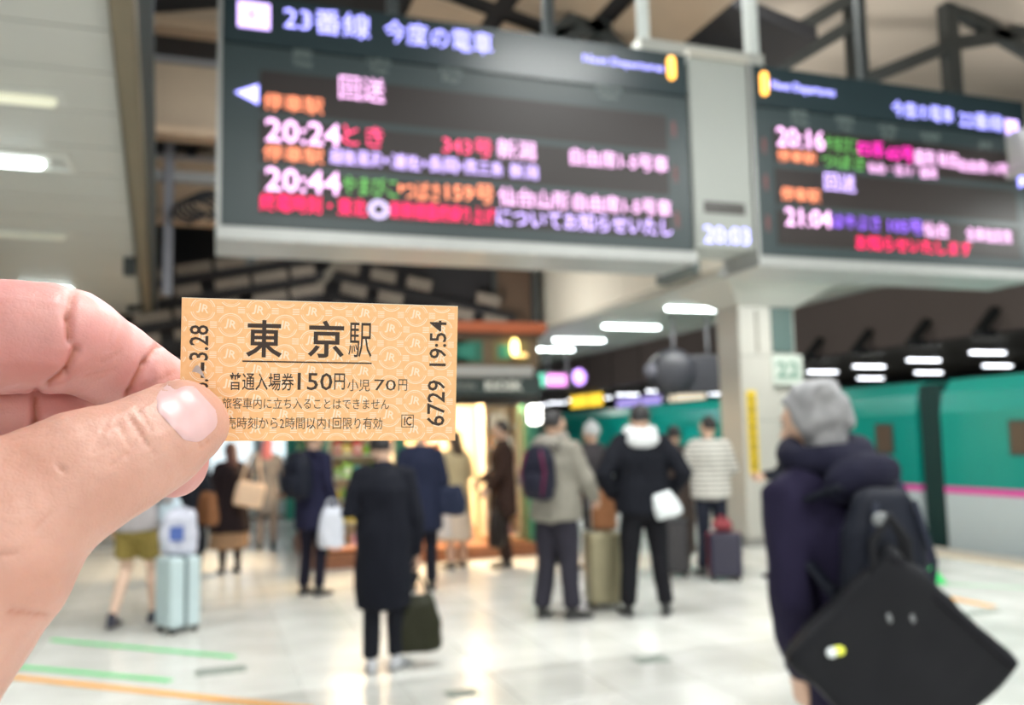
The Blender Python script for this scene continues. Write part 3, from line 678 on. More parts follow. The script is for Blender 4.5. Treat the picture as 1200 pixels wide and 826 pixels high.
G().ell((.09, -.06, .03), (.09, .04, .03), n=12).build('lower_glow', mat('lantern_glow2', (1, .7, .25), .4, emit=(1, .6, .2), es=1.5, var=0), ln); bx('bracket', KB, ln, -.03, .03, -.04, .04, -.04, .02)
ol = empty('oval_lamp', (4.10, 10.86, 1.63), 0, 'upright oval white glowing lamp on the right corner post of the kiosk', 'lamp')
G().tube([(0, 0, .12), (0, 0, .30)], [(.10, .04), (.10, .04)], n=18, cap=4).build('glow', mat('oval_glow', (1, .97, .92), .4, emit=(1, .96, .9), es=5, var=0), ol); bx('mount', KG, ol, -.04, .04, .03, .2, .16, .26)
# shelving units inside the kiosk
def shelf_unit(x0, x1, y0, depth, z0, z1, n, label):
    r = empty('shelf_unit', (x0, y0, z0), 0, label, 'shelf'); w = x1-x0
    bx('side_panel', KIN, r, 0, .03, 0, depth, 0, z1-z0); bx('side_panel', KIN, r, w-.03, w, 0, depth, 0, z1-z0); bx('back_panel', KIN, r, 0, w, depth-.02, depth, 0, z1-z0)
    for k in range(n+1): bx('shelf', mat('shelf_board', (.75, .72, .65), .5), r, .03, w-.03, 0, depth-.02, (z1-z0)*k/n-.015, (z1-z0)*k/n)
    return [z0+(z1-z0)*k/n for k in range(n)]
GC = [('red', (.65, .05, .04)), ('yellow', (.85, .60, .05)), ('white', (.85, .82, .75)), ('green', (.25, .55, .05)), ('orange', (.85, .33, .06)), ('brown', (.32, .16, .07)), ('pink', (.85, .38, .42)), ('teal', (.05, .4, .36))]
proto = {}; seen_ = {}; LEV = ['lowest', 'second', 'third', 'fourth', 'fifth', 'sixth']
def packet(ci, kind, loc, sc, rz, where, lev=''):
    cn, c = GC[ci]; key = (ci, kind)
    if key not in proto:
        m = mat('goods_'+cn, c, .45, var=.15)
        if kind == 'box':
            o = G().box(-.5, .5, -.5, .5, 0, 1).build('snack_box', m, None, smooth=False); bx('box_label', mat('goods_label', (.8, .76, .68), .5), o, -.3, .3, -.53, -.5, .25, .7)
        elif kind == 'bottle':
            o = G().tube([(0, 0, 0), (0, 0, .02), (0, 0, .6), (0, 0, .75), (0, 0, .88)], [.48, .5, .5, .22, .2], n=12, cap=0).build('drink_bottle', m, None)
            G().tube([(0, 0, .88), (0, 0, 1)], [.24, .24], n=10, cap=0).build('bottle_cap', mat('cap_white', (.85, .85, .85), .4), o)
        else:
            o = G().tube([(0, 0, .02), (0, 0, .2), (0, 0, .8), (0, 0, .97)], [(.45, .08), (.5, .32), (.5, .32), (.45, .05)], n=12, cap=0).build('snack_packet', m, None, smooth=True)
            bx('packet_band', mat('goods_label', (.8, .76, .68), .5), o, -.3, .3, -.34, -.3, .3, .6)
        proto[key] = o
    else: o = dup(proto[key])
    o.location = loc; o.scale = sc; o.rotation_euler = (0, 0, rz)
    nm = {'box': 'box', 'bottle': 'bottle', 'bag': 'packet'}[kind]
    t_ = '%s %s on the %s level of the %s' % (cn, nm, lev, where); seen_[t_] = seen_.get(t_, 0)+1
    if seen_[t_] > 1: t_ = t_.replace(' on the ', ', %s from the left, on the ' % ORD[seen_[t_]-1], 1)
    tag(o, t_, nm, 'goods on the '+where)
def fill(x0, x1, y, zs, where, hmax, wt):
    for li, z in enumerate(zs):
        x = x0+.05
        while x < x1-.12:
            w = random.uniform(.07, .14); ci = random.choice(wt); kd = random.choice(('box', 'bag', 'bottle'))
            h = random.uniform(.55, .85)*hmax; ww = w if kd != 'bottle' else .07
            packet(ci, kd, (x+ww/2, y+.07, z), (ww*.92, .1 if kd != 'bottle' else .07, h), 0, where, LEV[li]); x += ww+.012
zs = shelf_unit(3.55, 4.05, 11.35, .3, .25, 2.0, 6, 'bright white goods rack just inside the right kiosk post'); fill(3.6, 4.04, 11.37, zs, 'white kiosk rack', .24, [2, 2, 2, 4, 6])
zs = shelf_unit(1.5, 3.4, 12.9, .35, .9, 2.1, 4, 'long back shelf inside the kiosk, behind the customers'); fill(1.55, 3.38, 12.92, zs, 'long back shelf', .24, [0, 1, 2, 4, 6, 5, 2])
zs = shelf_unit(1.46, 2.2, 11.2, .35, .25, 1.65, 5, 'low display shelf at the left opening of the kiosk'); fill(1.5, 2.18, 11.22, zs, 'left kiosk shelf', .22, [0, 1, 3, 6, 5, 7, 1])
zs = shelf_unit(2.75, 3.4, 11.6, .35, .25, 1.25, 3, 'middle display shelf behind the woman in the beige coat'); fill(2.8, 3.38, 11.62, zs, 'middle kiosk shelf', .26, [0, 6, 4, 2, 1])

# ------------------------------------------------------------------ lit shops and machines far left
vm = mat('machine_white', (.62, .72, .74), .4)
for i, (x, lb) in enumerate(((.05, 'white vending machine with a pale lit front behind the dark-dressed person'), (1.05, 'second white vending machine farther right, behind the woman in the black dress'))):
    r = empty('vending_machine', (x, 19.0, 0), 0, lb, 'vending machine')
    bx('cabinet', vm, r, 0, .95, 0, .7, .05, 1.9, bevel=.02); bx('lit_front', mat('machine_glow', (.85, .95, 1), .4, emit=(.80, .93, 1), es=.75, var=0), r, .06, .89, -.02, 0, .95, 1.8)
    bx('lower_front', vm, r, .06, .89, -.02, 0, .3, .9); bx('base', STEEL, r, 0, .95, 0, .7, 0, .05); bx('slot', STEEL, r, .2, .7, -.03, -.02, .38, .5)
ls2 = empty('lit_sign', (2.0, 18.6, 0), 0, 'very bright bluish-white lit panel beside a green post, above the backpack man', 'lit sign')
bx('glow_panel', mat('panel_glow', (.9, .95, 1), .4, emit=(.86, .93, 1), es=3.2, var=0), ls2, 0, .62, 0, .1, 1.15, 2.0); bx('panel_frame', STEEL, ls2, -.04, .66, .1, .2, .0, 2.05)
gpst = empty('green_post', (1.55, 18.3, 0), 0, 'slim teal green post left of the bright lit panel', 'post')
bx('shaft', mat('post_teal', (.03, .32, .24), .5), gpst, 0, .22, 0, .2, 0, 2.4); bx('cap', STEEL, gpst, -.02, .24, -.02, .22, 2.4, 2.45)
pk = empty('neon_sign', (.35, 19.1, 1.95), 0, 'small pink and violet glowing sign over the vending machines', 'sign')
bx('pink_part', mat('neon_pink', (.9, .2, .4), .5, emit=(1, .15, .35), es=1.4, var=0), pk, .55, .85, 0, .05, .0, .14); bx('violet_part', mat('neon_violet', (.6, .4, .9), .5, emit=(.6, .42, .95), es=1, var=0), pk, 0, .5, 0, .05, -.05, .12)
wl = bx('wall_left', mat('pale_shop_wall', (.62, .64, .66), .6), None, -8, 1.4, 20.5, 20.7, 0, 3.6); struct(wl)
wl2 = bx('wall_left', mat('left_side_wall', (.5, .5, .5), .6), None, -8.2, -8, -3, 20.5, 0, 3.6); struct(wl2)

# ------------------------------------------------------------------ people
SKIN = mat('skin', (.62, .40, .29), .5, var=.06, scale=30, sss=.0); SKIN2 = mat('skin_light', (.72, .50, .39), .5, var=.05, scale=30)
EYEM = mat('eye_dark', (.03, .02, .02), .2)
def cloth(n, c, r=.85, bump=.0):
    m = mat('cloth_'+n, c, r, var=.12, scale=14); m.node_tree.nodes['Principled BSDF'].inputs['Specular IOR Level'].default_value = .18; return m
def q(o, f):  return Vector(o)+Vector(f)
def hand_shape(g, wr, d, side, curl=.5, grip=0):
    """palm, four unequal bent fingers and a thumb leaving the side of the palm"""
    wr = Vector(wr); d = Vector(d).normalized()
    n = Vector((-side, 0, 0)); n = (n-d*n.dot(d)).normalized() if abs(d.x) < .9 else Vector((0, 0, -1)); w = d.cross(n).normalized()
    if w.y < 0 and abs(d.z) > .5: w = -w            # thumb side faces forward on a hanging arm
    if abs(d.z) <= .5 and w.z < 0: w = -w
    g.tube([wr-d*.02, wr+d*.02, wr+d*.055, wr+d*.088], [(.024, .019), (.034, .016), (.040, .015), (.038, .013)], n=14, ref=n, cap=3, cl=.7)
    for k, (L, off) in enumerate(((.070, .030), (.078, .011), (.072, -.009), (.056, -.028))):
        b = wr+d*.085+w*off; c = curl+.08*k; a1 = c*.8; a2 = c*1.9; a3 = c*2.7
        p1 = b+(d*cos(a1)+n*sin(a1))*L*.45; p2 = p1+(d*cos(a2)+n*sin(a2))*L*.32; p3 = p2+(d*cos(a3)+n*sin(a3))*L*.23
        g.tube([b-d*.01, p1, p2, p3], [.0092, .0088, .008, .0068], n=8, ref=w, cap=2)
    t0 = wr+d*.022+w*.024; t1 = t0+(d*.6+w*.65+n*.35).normalized()*.036; t2 = t1+(d*.85+w*.25+n*.5).normalized()*.030; t3 = t2+(d*.9+n*.4).normalized()*.022
    g.tube([t0, t1, t2, t3], [.014, .0115, .0105, .0085], n=8, ref=n, cap=2)
def person(label, loc, head_deg, H=1.7, top=None, legs=None, arms=None, hair=(.02, .018, .02), hairkind='short', skin=None, turn=0, lean=0, shoes=(.02, .02, .02), bottom=None, fat=1.0, extra=None, socks=None, tip=0):
    skin = skin or SKIN; top = top or {}; s = H/1.7
    R_ = empty('person', (loc[0], loc[1], 0), -radians(head_deg), label, 'person', 'people waiting and walking on the platform')
    R_.scale = (s, s, s); R_.rotation_euler = (0, tip, -radians(head_deg))
    lz = lambda z: lean*max(0, z-.9)
    arms = arms or {}
    AR = {}
    for sd, k in ((-1, 'l'), (1, 'r')):
        sh = Vector((sd*.165, -.005+lz(1.39), 1.385)); e, w = arms.get(k, ((sd*.235, -.03, 1.12), (sd*.245, .035, .88)))
        AR[k] = (sh, Vector(e), Vector(w), sd)
    lg = legs or {}
    LG = {}
    for sd, k in ((-1, 'l'), (1, 'r')):
        hp = Vector((sd*.085, 0, .90)); kn, an, toe = lg.get(k, ((sd*.095, .015, .49), (sd*.10, -.02, .085), 0))
        LG[k] = (hp, Vector(kn), Vector(an), sd, toe)
    # --- body: one continuous surface
    g = G()
    g.tube([(0, 0, .84), (0, 0, .95), (0, lz(1.1), 1.1), (0, lz(1.28), 1.28), (0, lz(1.39)-.01, 1.39), (0, lz(1.45), 1.44)], [(.14, .095), (.145, .10), (.125, .09), (.15, .10), (.13, .075), (.06, .055)], n=20, cap=2, cl=.5)
    hc = Vector((0, lz(1.58)+.015, 1.583)); tr_ = Matrix.Rotation(-radians(turn), 3, 'Z')
    g.tube([(0, lz(1.42)-.005, 1.42), (0, lz(1.5), 1.53)], [.055, .052], n=14)
    def skull(p):
        x, y, z = p
        if z < 0: k = 1-.34*z*z; x *= k*(1-.10*max(0, y)); y *= (1-.18*z*z) if y > 0 else (1-.45*z*z)
        if y > .3: y *= 1-.06*abs(z)
        return Vector((x, y, z))
    g.ell(hc, (.076, .094, .118), rot=tr_, n=24, fn=skull)
    fp = lambda x, y, z: hc+tr_ @ Vector((x, y, z))
    g.tube([fp(0, .080, .020), fp(0, .098, -.010), fp(0, .104, -.022)], [.008, .011, .014], n=8, cap=2)   # nose
    for sx in (-1, 1): g.ell(fp(sx*.076, -.004, -.006), (.010, .018, .030), rot=tr_, n=10)                # ears
    g.ell(fp(0, .080, -.052), (.024, .012, .007), rot=tr_, n=10); g.ell(fp(0, .079, -.064), (.020, .011, .006), rot=tr_, n=10)   # lips
    g.ell(fp(0, .070, -.098), (.026, .020, .018), rot=tr_, n=10)                                           # chin
    for sx in (-1, 1): g.ell(fp(sx*.034, .075, .030), (.024, .012, .007), rot=tr_, n=10)                   # brow ridge
    for k, (sh, e, w, sd) in AR.items():
        g.tube([sh-Vector((sd*.05, 0, -.01)), sh, (sh+e)/2, e, (e*.6+w*.4), w], [.05, .05, .043, .037, .036, .024], n=12)
        d = (w-e).normalized(); hd = (d+Vector((0, 0, -.5))).normalized() if abs(d.z) > .35 else d
        hand_shape(g, w, hd, sd, curl=.55)
    ls_ = 1.0 if (bottom or {}).get('kind') in ('shorts', 'skirt') else .84
    for k, (hp, kn, an, sd, toe) in LG.items():
        g.tube([hp+Vector((0, 0, .03)), hp-Vector((0, 0, .06)), (hp+kn)/2, kn, kn*.7+an*.3+Vector((0, -.012, 0)), an], [.078*ls_, .08*ls_, .068*ls_, .052*ls_, .053*ls_, .034], n=14)
        td = Vector((sin(toe), cos(toe), 0)); g.tube([an-td*.03-Vector((0, 0, .035)), an+td*.04-Vector((0, 0, .04)), an+td*.12-Vector((0, 0, .055)), an+td*.155-Vector((0, 0, .06))], [(.030, .034), (.036, .03), (.042, .02), (.036, .015)], n=12, ref=(0, 0, 1), cap=2)
    g.build('body', skin, R_, voxel=.0075, smooth_it=2, dec=.35)
    for sx in (-1, 1): G().ell(fp(sx*.031, .079, .008), (.0125, .009, .0085), rot=tr_, n=8).build('eye', EYEM, R_)
    # --- hair
    HM_ = mat('hair_%d_%d' % (hair[0]*1000, hair[1]*1000), hair, .55, var=.45, scale=60 if hairkind != 'wild' else 16)
    def hf(p):
        x, y, z = p
        if y > .15 and z < .42: y = .15+(y-.15)*.35; x *= .93
        if z < -.25: x *= .86; y *= .82 if y < 0 else .6; z = -.25+(z+.25)*(.55 if hairkind == 'short' else .85)
        n_ = noise.noise(Vector((x*3.3, y*3.3, z*3.3)))*.09*(2.0 if hairkind == 'wild' else 1)+(noise.noise(Vector((x*8, y*8, z*8)))*.10 if hairkind == 'wild' else 0)
        return Vector((x, y, z))*(1+n_)
    g = G(); kz = 1.16 if hairkind == 'wild' else 1.04
    if hairkind == 'wild': g.ell(fp(0, -.035, -.05), (.078, .06, .075), rot=tr_, n=20); [g.ell(fp(.075*cos(a), -.03+.07*sin(a)*(-1 if sin(a) > 0 else .3), .05+.05*cos(a*3)), (.03, .035, .035), rot=tr_, n=8) for a in (0, .5, 1.1, 1.6, 2.2, 2.8, 3.2)]
    g.ell(hc+tr_ @ Vector((0, -.012, .018)), (.084*kz, .098*kz, .120), rot=tr_, n=24, fn=hf)
    if hairkind == 'long':
        g.tube([fp(0, -.04, .04), fp(0, -.075, -.06), fp(0, -.09, -.17), fp(0, -.085, -.25)], [(.08, .06), (.085, .05), (.085, .04), (.05, .02)], n=16)
    if hairkind == 'hat': 
        g.tube([fp(0, 0, .03), fp(0, 0, .10), fp(0, 0, .125)], [(.092, .108), (.08, .09), (.04, .05)], n=18, ref=(0, 1, 0))
    g.build('hair' if hairkind != 'hat' else 'knit_hat', HM_, R_, voxel=.011, smooth_it=2)
    # --- trousers / skirt
    b = bottom or {'kind': 'trousers', 'c': (.015, .015, .02)}
    bm_ = cloth('%s_%d_%d_%d' % (b['kind'], b['c'][0]*1000, b['c'][1]*1000, b['c'][2]*1000), b['c'])
    hem = b.get('hem', .09); wd = b.get('w', 1.0); g = G()
    if b['kind'] in ('trousers', 'shorts'):
        g.tube([(0, 0, .80), (0, 0, .9), (0, 0, 1.02)], [(.155, .11), (.175, .125), (.155, .11)], n=20, cap=2, cl=.4)
        for k, (hp, kn, an, sd, toe) in LG.items():
            if b['kind'] == 'trousers': pts = [hp+Vector((0, 0, .02)), (hp*.5+kn*.5), kn, kn*.45+an*.55, an+Vector((0, 0, hem-.06))]; rr = [.095, .085*wd, .068*wd, .062*wd, .060*wd]
            else:
                t = (hp.z-hem)/(hp.z-kn.z); p = hp.lerp(kn, t); pts = [hp+Vector((0, 0, .02)), hp.lerp(kn, t*.5), p]; rr = [.098, .10, .098]
            g.tube(pts, rr, n=14, cap=2, cl=.3)
        g.build('trousers' if b['kind'] == 'trousers' else 'shorts', bm_, R_, voxel=.014, smooth_it=3, folds=.012)
    else:
        g.tube([(0, .01, hem), (0, .01, (hem+.9)/2), (0, 0, .92), (0, 0, 1.03)], [(.25*wd, .2*wd), (.22*wd, .17*wd), (.175, .125), (.145, .105)], n=24, cap=1, cl=.1)
        g.build('skirt', bm_, R_, voxel=.014, smooth_it=3, folds=.02)
        if socks is None: socks = (.02, .02, .02)
    # --- top / coat
    c = top.get('c', (.02, .02, .03)); hm = top.get('hem', .86); w1 = top.get('w', 1.0)*fat
    tm = cloth('top_%d_%d_%d' % (c[0]*1000, c[1]*1000, c[2]*1000), c) if 'mat' not in top else top['mat']
    g = G(); hemw = top.get('hw', 1.0)
    pts = [(0, .0, hm)]; rr = [(.20*w1*hemw, .15*w1*hemw)]
    if hm < .75: pts.append((0, .0, (hm+.95)/2)); rr.append((.205*w1*(1+hemw)/2, .150*w1*(1+hemw)/2))
    for z, a, b_ in ((.97, .195, .145), (1.14, .185, .135), (1.28, .20, .14), (1.37, .175, .115), (1.425, .115, .085), (1.46, .07, .068)):
        if z > hm+.02: pts.append((0, lz(z)-.005, z)); rr.append((a*w1, b_*w1))
    g.tube(pts, rr, n=28, cap=2, cl=.15)
    sr = top.get('sr', 1.0)
    for k, (sh, e, w, sd) in AR.items():
        wr = e.lerp(w, .93)
        g.tube([sh-Vector((sd*.06, 0, -.015)), sh, sh.lerp(e, .5), e, e.lerp(w, .5), wr], [.07*sr, .068*sr, .062*sr, .056*sr, .050*sr, .043*sr], n=14, cap=2, cl=.5)
    if top.get('hood'):
        pass
    g.build(top.get('name', 'coat'), tm, R_, voxel=.014, smooth_it=4, folds=top.get('folds', .018))
    if top.get('hood'):
        hs = top.get('hs', 1.0); hmn = cloth('hood_%d_%d_%d' % tuple(int(v*1000) for v in top['hood']), top['hood'])
        g = G(); y0 = lz(1.44)
        pts = [(.085*hs*cos(a), y0+.005-.075*hs*sin(a) if sin(a) > 0 else y0+.005-.05*hs*sin(a), 1.455+.02*(-sin(a))+.13*(hs-1)) for a in [k*2*pi/14 for k in range(15)]]
        g.tube(pts, [.034*hs]*15, n=10, ref=(0, 0, 1), cap=0)
        g.ell((0, y0-.11*hs, 1.42), (.11*hs, .055, .075), rot=Matrix.Rotation(.5, 3, 'X'), n=18)
        g.build('hood', hmn, R_, voxel=.012, smooth_it=4, folds=.012)
    elif top.get('collar'):
        g = G(); y0 = lz(1.45); pts = [(.068*cos(a), y0+.005+.062*sin(a), 1.465-.012*sin(a)) for a in [k*2*pi/14 for k in range(15)]]
        g.tube(pts, [(.016, .024)]*15, n=8, ref=(0, 0, 1), cap=0); g.build('collar', cloth('collar_%d' % int(top['collar'][0]*1000), top['collar']), R_, voxel=.008, smooth_it=2)
    # --- shoes, socks
    shm = mat('shoe_%d_%d_%d' % tuple(int(v*1000) for v in shoes), shoes, .4)
    for k, (hp, kn, an, sd, toe) in LG.items():
        td = Vector((sin(toe), cos(toe), 0)); z = an.z-.085
        g = G(); g.tube([an-td*.035+Vector((0, 0, -.04)), an+td*.03+Vector((0, 0, -.043)), an+td*.11+Vector((0, 0, -.055)), an+td*.165+Vector((0, 0, -.062))], [(.036, .042), (.042, .040), (.048, .030), (.042, .022)], n=14, ref=(0, 0, 1), cap=2)
        g.tube([an+Vector((0, 0, -.03)), an+Vector((0, 0, .02))], [.044, .042], n=12, cap=1)
        sh_ = g.build('shoe', shm, R_, voxel=.009, smooth_it=2)
        g = G(); g.tube([an-td*.05+Vector((0, 0, -.078)), an+td*.18+Vector((0, 0, -.078))], [(.042, .007)]*2, n=14, ref=(0, 0, 1), cap=2); g.build('sole', mat('sole', (.3, .3, .3) if shoes[0] > .3 else (.02, .02, .02), .6), sh_)
        if socks: G().tube([an, kn.lerp(an, .45)+Vector((0, -.01, 0))], [.040, .058], n=12, cap=1).build('sock', cloth('sock_%d' % int(socks[0]*1000), socks), R_)
    return R_
def W2(p, loc, deg, s=1.0):   # a point given beside a person (right, forward, up)
    a = radians(deg); x, y, z = [v*s for v in p]
    return (loc[0]+x*cos(a)+y*sin(a), loc[1]-x*sin(a)+y*cos(a), z)
def bag(name, label, cat, loc, deg, size, c, rough=.6, handle=.18, sag=.8, tilt=0, hm=None, group=None, soft=.02, strap=None, ms=None):
    r = empty(name, loc, -radians(deg), label, cat, group); r.rotation_euler = (0, tilt, -radians(deg))
    w, d, h = size; m = ms or cloth('bag_%d_%d_%d' % tuple(int(v*1000) for v in c), c, rough)
    g = G(); g.tube([(0, 0, 0), (0, 0, h*.08), (0, 0, h*.45), (0, 0, h*.85), (0, 0, h)], [(w/2*.93, d/2*.9), (w/2, d/2), (w/2*1.02, d/2*1.02), (w/2*sag, d/2*.8), (w/2*sag*.85, d/2*.25)], n=24, cap=2, cl=.25, sq=3.2)
    g.build('bag_body', m, r, voxel=max(.008, min(w, h)/28), smooth_it=2, folds=soft)
    if handle:
        for sy in (-1, 1):
            pts = [(w*.24*cos(a), sy*d*.12, h*.93+handle*sin(a)) for a in [k*pi/10 for k in range(11)]]
            G().tube(pts, [.008]*11, n=6, ref=(0, 1, 0), cap=1).build('handle', hm or m, r)
    if strap:
        G().tube([Vector(p) for p in strap], [(.016, .005)]*len(strap), n=8, ref=(0, 1, 0), cap=1).build('strap', hm or m, r)
    return r
def backpack(label, loc, deg, s, c, accents=None, size=(.30, .17, .44), z=1.0, y=-.22, x=0):
    p = W2((x, y, z), loc, deg, s); r = empty('backpack', p, -radians(deg), label, 'backpack'); r.scale = (s, s, s); m = cloth('pack_%d_%d_%d' % tuple(int(v*1000) for v in c), c, .6)
    w, d, h = size
    G().tube([(0, 0, .02), (0, 0, h*.3), (0, 0, h*.7), (0, 0, h*.93)], [(w/2*.9, d/2*.8), (w/2, d/2), (w/2*.95, d/2*.9), (w/2*.65, d/2*.55)], n=22, cap=3, cl=.5, sq=2.8).build('pack_body', m, r, voxel=.013, smooth_it=2, folds=.01)
    am = cloth('accent_%d' % int((accents or c)[0]*1000), accents or [v*1.8 for v in c], .6)
    G().tube([(0, -d*.52, h*.12), (0, -d*.55, h*.45)], [(w*.32, .03), (w*.30, .03)], n=16, cap=2, cl=.5, sq=3).build('front_pocket', m, r)
    for sx in (-1, 1):
        G().tube([(sx*w*.30, -d*.5, h*.08), (sx*w*.42, -d*.52, h*.5), (sx*w*.25, -d*.42, h*.88)], [(.012, .006)]*3, n=8, cap=1).build('zip_trim', am, r)
        G().tube([(sx*.11, d*.45, h*.25), (sx*.135, d*.5+.12, h*.55), (sx*.12, d*.5+.12, h*.86), (sx*.1, d*.35, h*.98)], [(.022, .007)]*4, n=8, cap=1).build('shoulder_strap', m, r)
    return r
def suitcase(label, x, y, deg, size, c, handle=.35, trim=(.1, .1, .1), metal=0, rough=.35):
    r = empty('suitcase', (x, y, 0), -radians(deg), label, 'suitcase'); w, d, h = size; m = mat('case_%d_%d_%d' % tuple(int(v*1000) for v in c), c, rough, metal=metal, var=.04); t = mat('case_trim_%d' % int(trim[0]*1000), trim, .5)
    for sy in (-1, 1):
        g = G().box(-w/2, w/2, 0 if sy > 0 else -d/2, d/2 if sy > 0 else 0, .05, h); o = g.build('shell', m, r, bevel=.03, smooth=True)
        for k in range(5): 
            xx = -w*.34+w*.68*k/4; bx('rib', m, o, xx-.012, xx+.012, sy*d/2-.004, sy*d/2+.006, .10, h-.06)
    bx('zip_band', t, r, -w/2-.003, w/2+.003, -.012, .012, .045, h+.003)
    for sx in (-1, 1):
        for sy in (-1, 1): G().tube([(sx*(w/2-.04)-.012, sy*(d/2-.04), .028), (sx*(w/2-.04)+.012, sy*(d/2-.04), .028)], [.026, .026], n=12, ref=(0, 0, 1), cap=1, cl=.3).build('wheel', mat('wheel', (.02, .02, .02), .5), r)
    if handle:
        for sx in (-1, 1): G().tube([(sx*.07, d*.3, h-.02), (sx*.07, d*.3, h+handle)], [.008, .008], n=8, cap=0).build('handle_tube', mat('handle_alu', (.5, .5, .5), .3, metal=.8), r)
        G().tube([(-.075, d*.3, h+handle), (.075, d*.3, h+handle)], [.014, .014], n=8, cap=2).build('handle_grip', t, r)
    G().tube([(-.07, 0, h+.004), (-.05, 0, h+.03), (.05, 0, h+.03), (.07, 0, h+.004)], [.008]*4, n=6, ref=(0, 1, 0)).build('carry_handle', t, r)
    return r
hang = lambda sd, f=.03: ((sd*.235, -.03, 1.12), (sd*.245, f, .88))
front = lambda sd: ((sd*.24, -.03, 1.13), (sd*.10, .20, 1.12))
pocket = lambda sd: ((sd*.30, -.09, 1.14), (sd*.20, .06, .96))

# 1 the man in the black coat with the big dark bag, nearest in the middle
p1 = (1.16, 6.07)
person('man in a long black coat and pale sneakers seen from behind below the ticket', p1, 12, 1.60, dict(c=(.007, .008, .014), hem=.45, hw=.93, w=1.03, sr=1.05, collar=(.015, .017, .03)), hair=(.012, .010, .012), turn=35, lean=.10,
       arms={'r': ((.24, .0, 1.08), (.25, .08, .80)), 'l': front(-1)}, shoes=(.55, .56, .60), bottom={'kind': 'trousers', 'c': (.010, .011, .016), 'w': .98}, legs={'l': ((-.085, .015, .49), (-.085, -.04, .085), -.1), 'r': ((.08, .03, .49), (.085, .03, .085), .5)})
b = W2((.245, .09, .11), p1, 12); bag('shoulder_bag', 'large black and olive bag hanging from the hand of the man in the black coat', 'bag', b, 5, (.32, .16, .36), (.020, .021, .010), .45, handle=.17, sag=.74, tilt=-.06)
# 2 navy person behind him
p2 = (2.12, 9.0)
person('person in a dark navy coat standing right behind the man in the long black coat', p2, 8, 1.72, dict(c=(.016, .020, .045), hem=.62, w=1.05), arms={'l': front(-1), 'r': hang(1)}, bottom={'kind': 'trousers', 'c': (.012, .012, .02)})
bag('shoulder_bag', 'dark navy shoulder bag at the side of the person in the navy coat', 'bag', W2((.30, -.06, .78), p2, 8), 40, (.34, .15, .28), (.02, .026, .055), .5, handle=0, strap=[(-.14, 0, .24), (-.2, .0, .5), (-.12, 0, .66)])
# 3 woman in the beige coat
p3 = (2.86, 10.35)
person('woman in a beige coat at the kiosk counter, seen from behind', p3, -25, 1.64, dict(c=(.46, .37, .22), hem=.42, hw=1.15, w=.95, collar=(.4, .32, .2)), hair=(.06, .035, .02), hairkind='long', arms={'l': front(-1), 'r': front(1)}, bottom={'kind': 'skirt', 'c': (.62, .50, .40), 'hem': .36}, shoes=(.10, .08, .07), socks=(.60, .42, .34))
bag('carrier_bag', 'white plastic carrier bag beside the legs of the woman in the beige coat', 'bag', W2((-.30, -.05, .40), p3, -25), 10, (.30, .14, .32), (.62, .55, .52), .5, handle=.14, soft=.03)
# 4 man in the brown suit facing left at the kiosk
p4 = (3.40, 10.15)
person('man in a dark brown suit facing left in front of the bright kiosk rack', p4, -80, 1.74, dict(c=(.035, .018, .014), hem=.62, w=1.0, name='jacket', collar=(.03, .015, .012)), hair=(.03, .02, .015), turn=10, arms={'l': ((-.24, .05, 1.12), (-.22, .22, .93)), 'r': ((.24, .05, 1.12), (.2, .25, 1.0))}, bottom={'kind': 'trousers', 'c': (.03, .018, .016)})
bag('briefcase', 'black soft briefcase held low by the man in the brown suit', 'bag', W2((-.25, .12, .30), p4, -80), -65, (.46, .17, .42), (.020, .014, .012), .5, handle=.15)
# 5 backpack man left of the kiosk
p5 = (1.05, 9.24)
person('man in a dark blue suit facing right at the left kiosk end', p5, 50, 1.70, dict(c=(.016, .016, .042), hem=.68, w=1.02, name='jacket'), arms={'r': hang(1, .08), 'l': ((-.24, .0, 1.12), (-.2, .2, 1.0))}, bottom={'kind': 'trousers', 'c': (.014, .013, .025), 'w': .9}, turn=20)
backpack('black backpack worn by the man in the dark blue suit beside the lit panel', p5, 50, 1.0, (.012, .014, .024), size=(.32, .22, .46))
bag('carrier_bag', 'white carrier bag hanging at the leg of the man in the dark blue suit', 'bag', W2((.25, .0, .50), p5, 50), 0, (.24, .15, .38), (.62, .64, .72), .5, handle=.12, soft=.03)
# 6 woman with the tote, far left
p6 = (.30, 11.29)
person('woman in a black dress seen from behind, with a beige tote on her shoulder', p6, -12, 1.55, dict(c=(.014, .008, .010), hem=.55, hw=1.3, w=1.05, name='dress'), hair=(.07, .02, .015), hairkind='long', arms={'l': hang(-1), 'r': front(1)}, bottom={'kind': 'skirt', 'c': (.28, .17, .10), 'hem': .33, 'w': 1.05}, shoes=(.02, .012, .012), socks=(.03, .02, .02))
bag('tote_bag', 'beige tote bag with long strap on the back of the woman in the black dress', 'bag', W2((.14, -.26, .80), p6, -12), 0, (.33, .11, .28), (.78, .56, .40), .6, handle=0, sag=1.0, tilt=.2, strap=[(-.13, 0, .28), (-.10, .02, .62), (-.0, .04, .62), (.10, 0, .28)])
# 7 pale coat person beside her
p7 = (.86, 13.4)
person('person in a pale grey coat with pinkish hair beyond the woman in black', p7, 10, 1.62, dict(c=(.13, .13, .14), hem=.55, w=.82), hair=(.35, .10, .12), hairkind='long', bottom={'kind': 'trousers', 'c': (.18, .16, .16)})
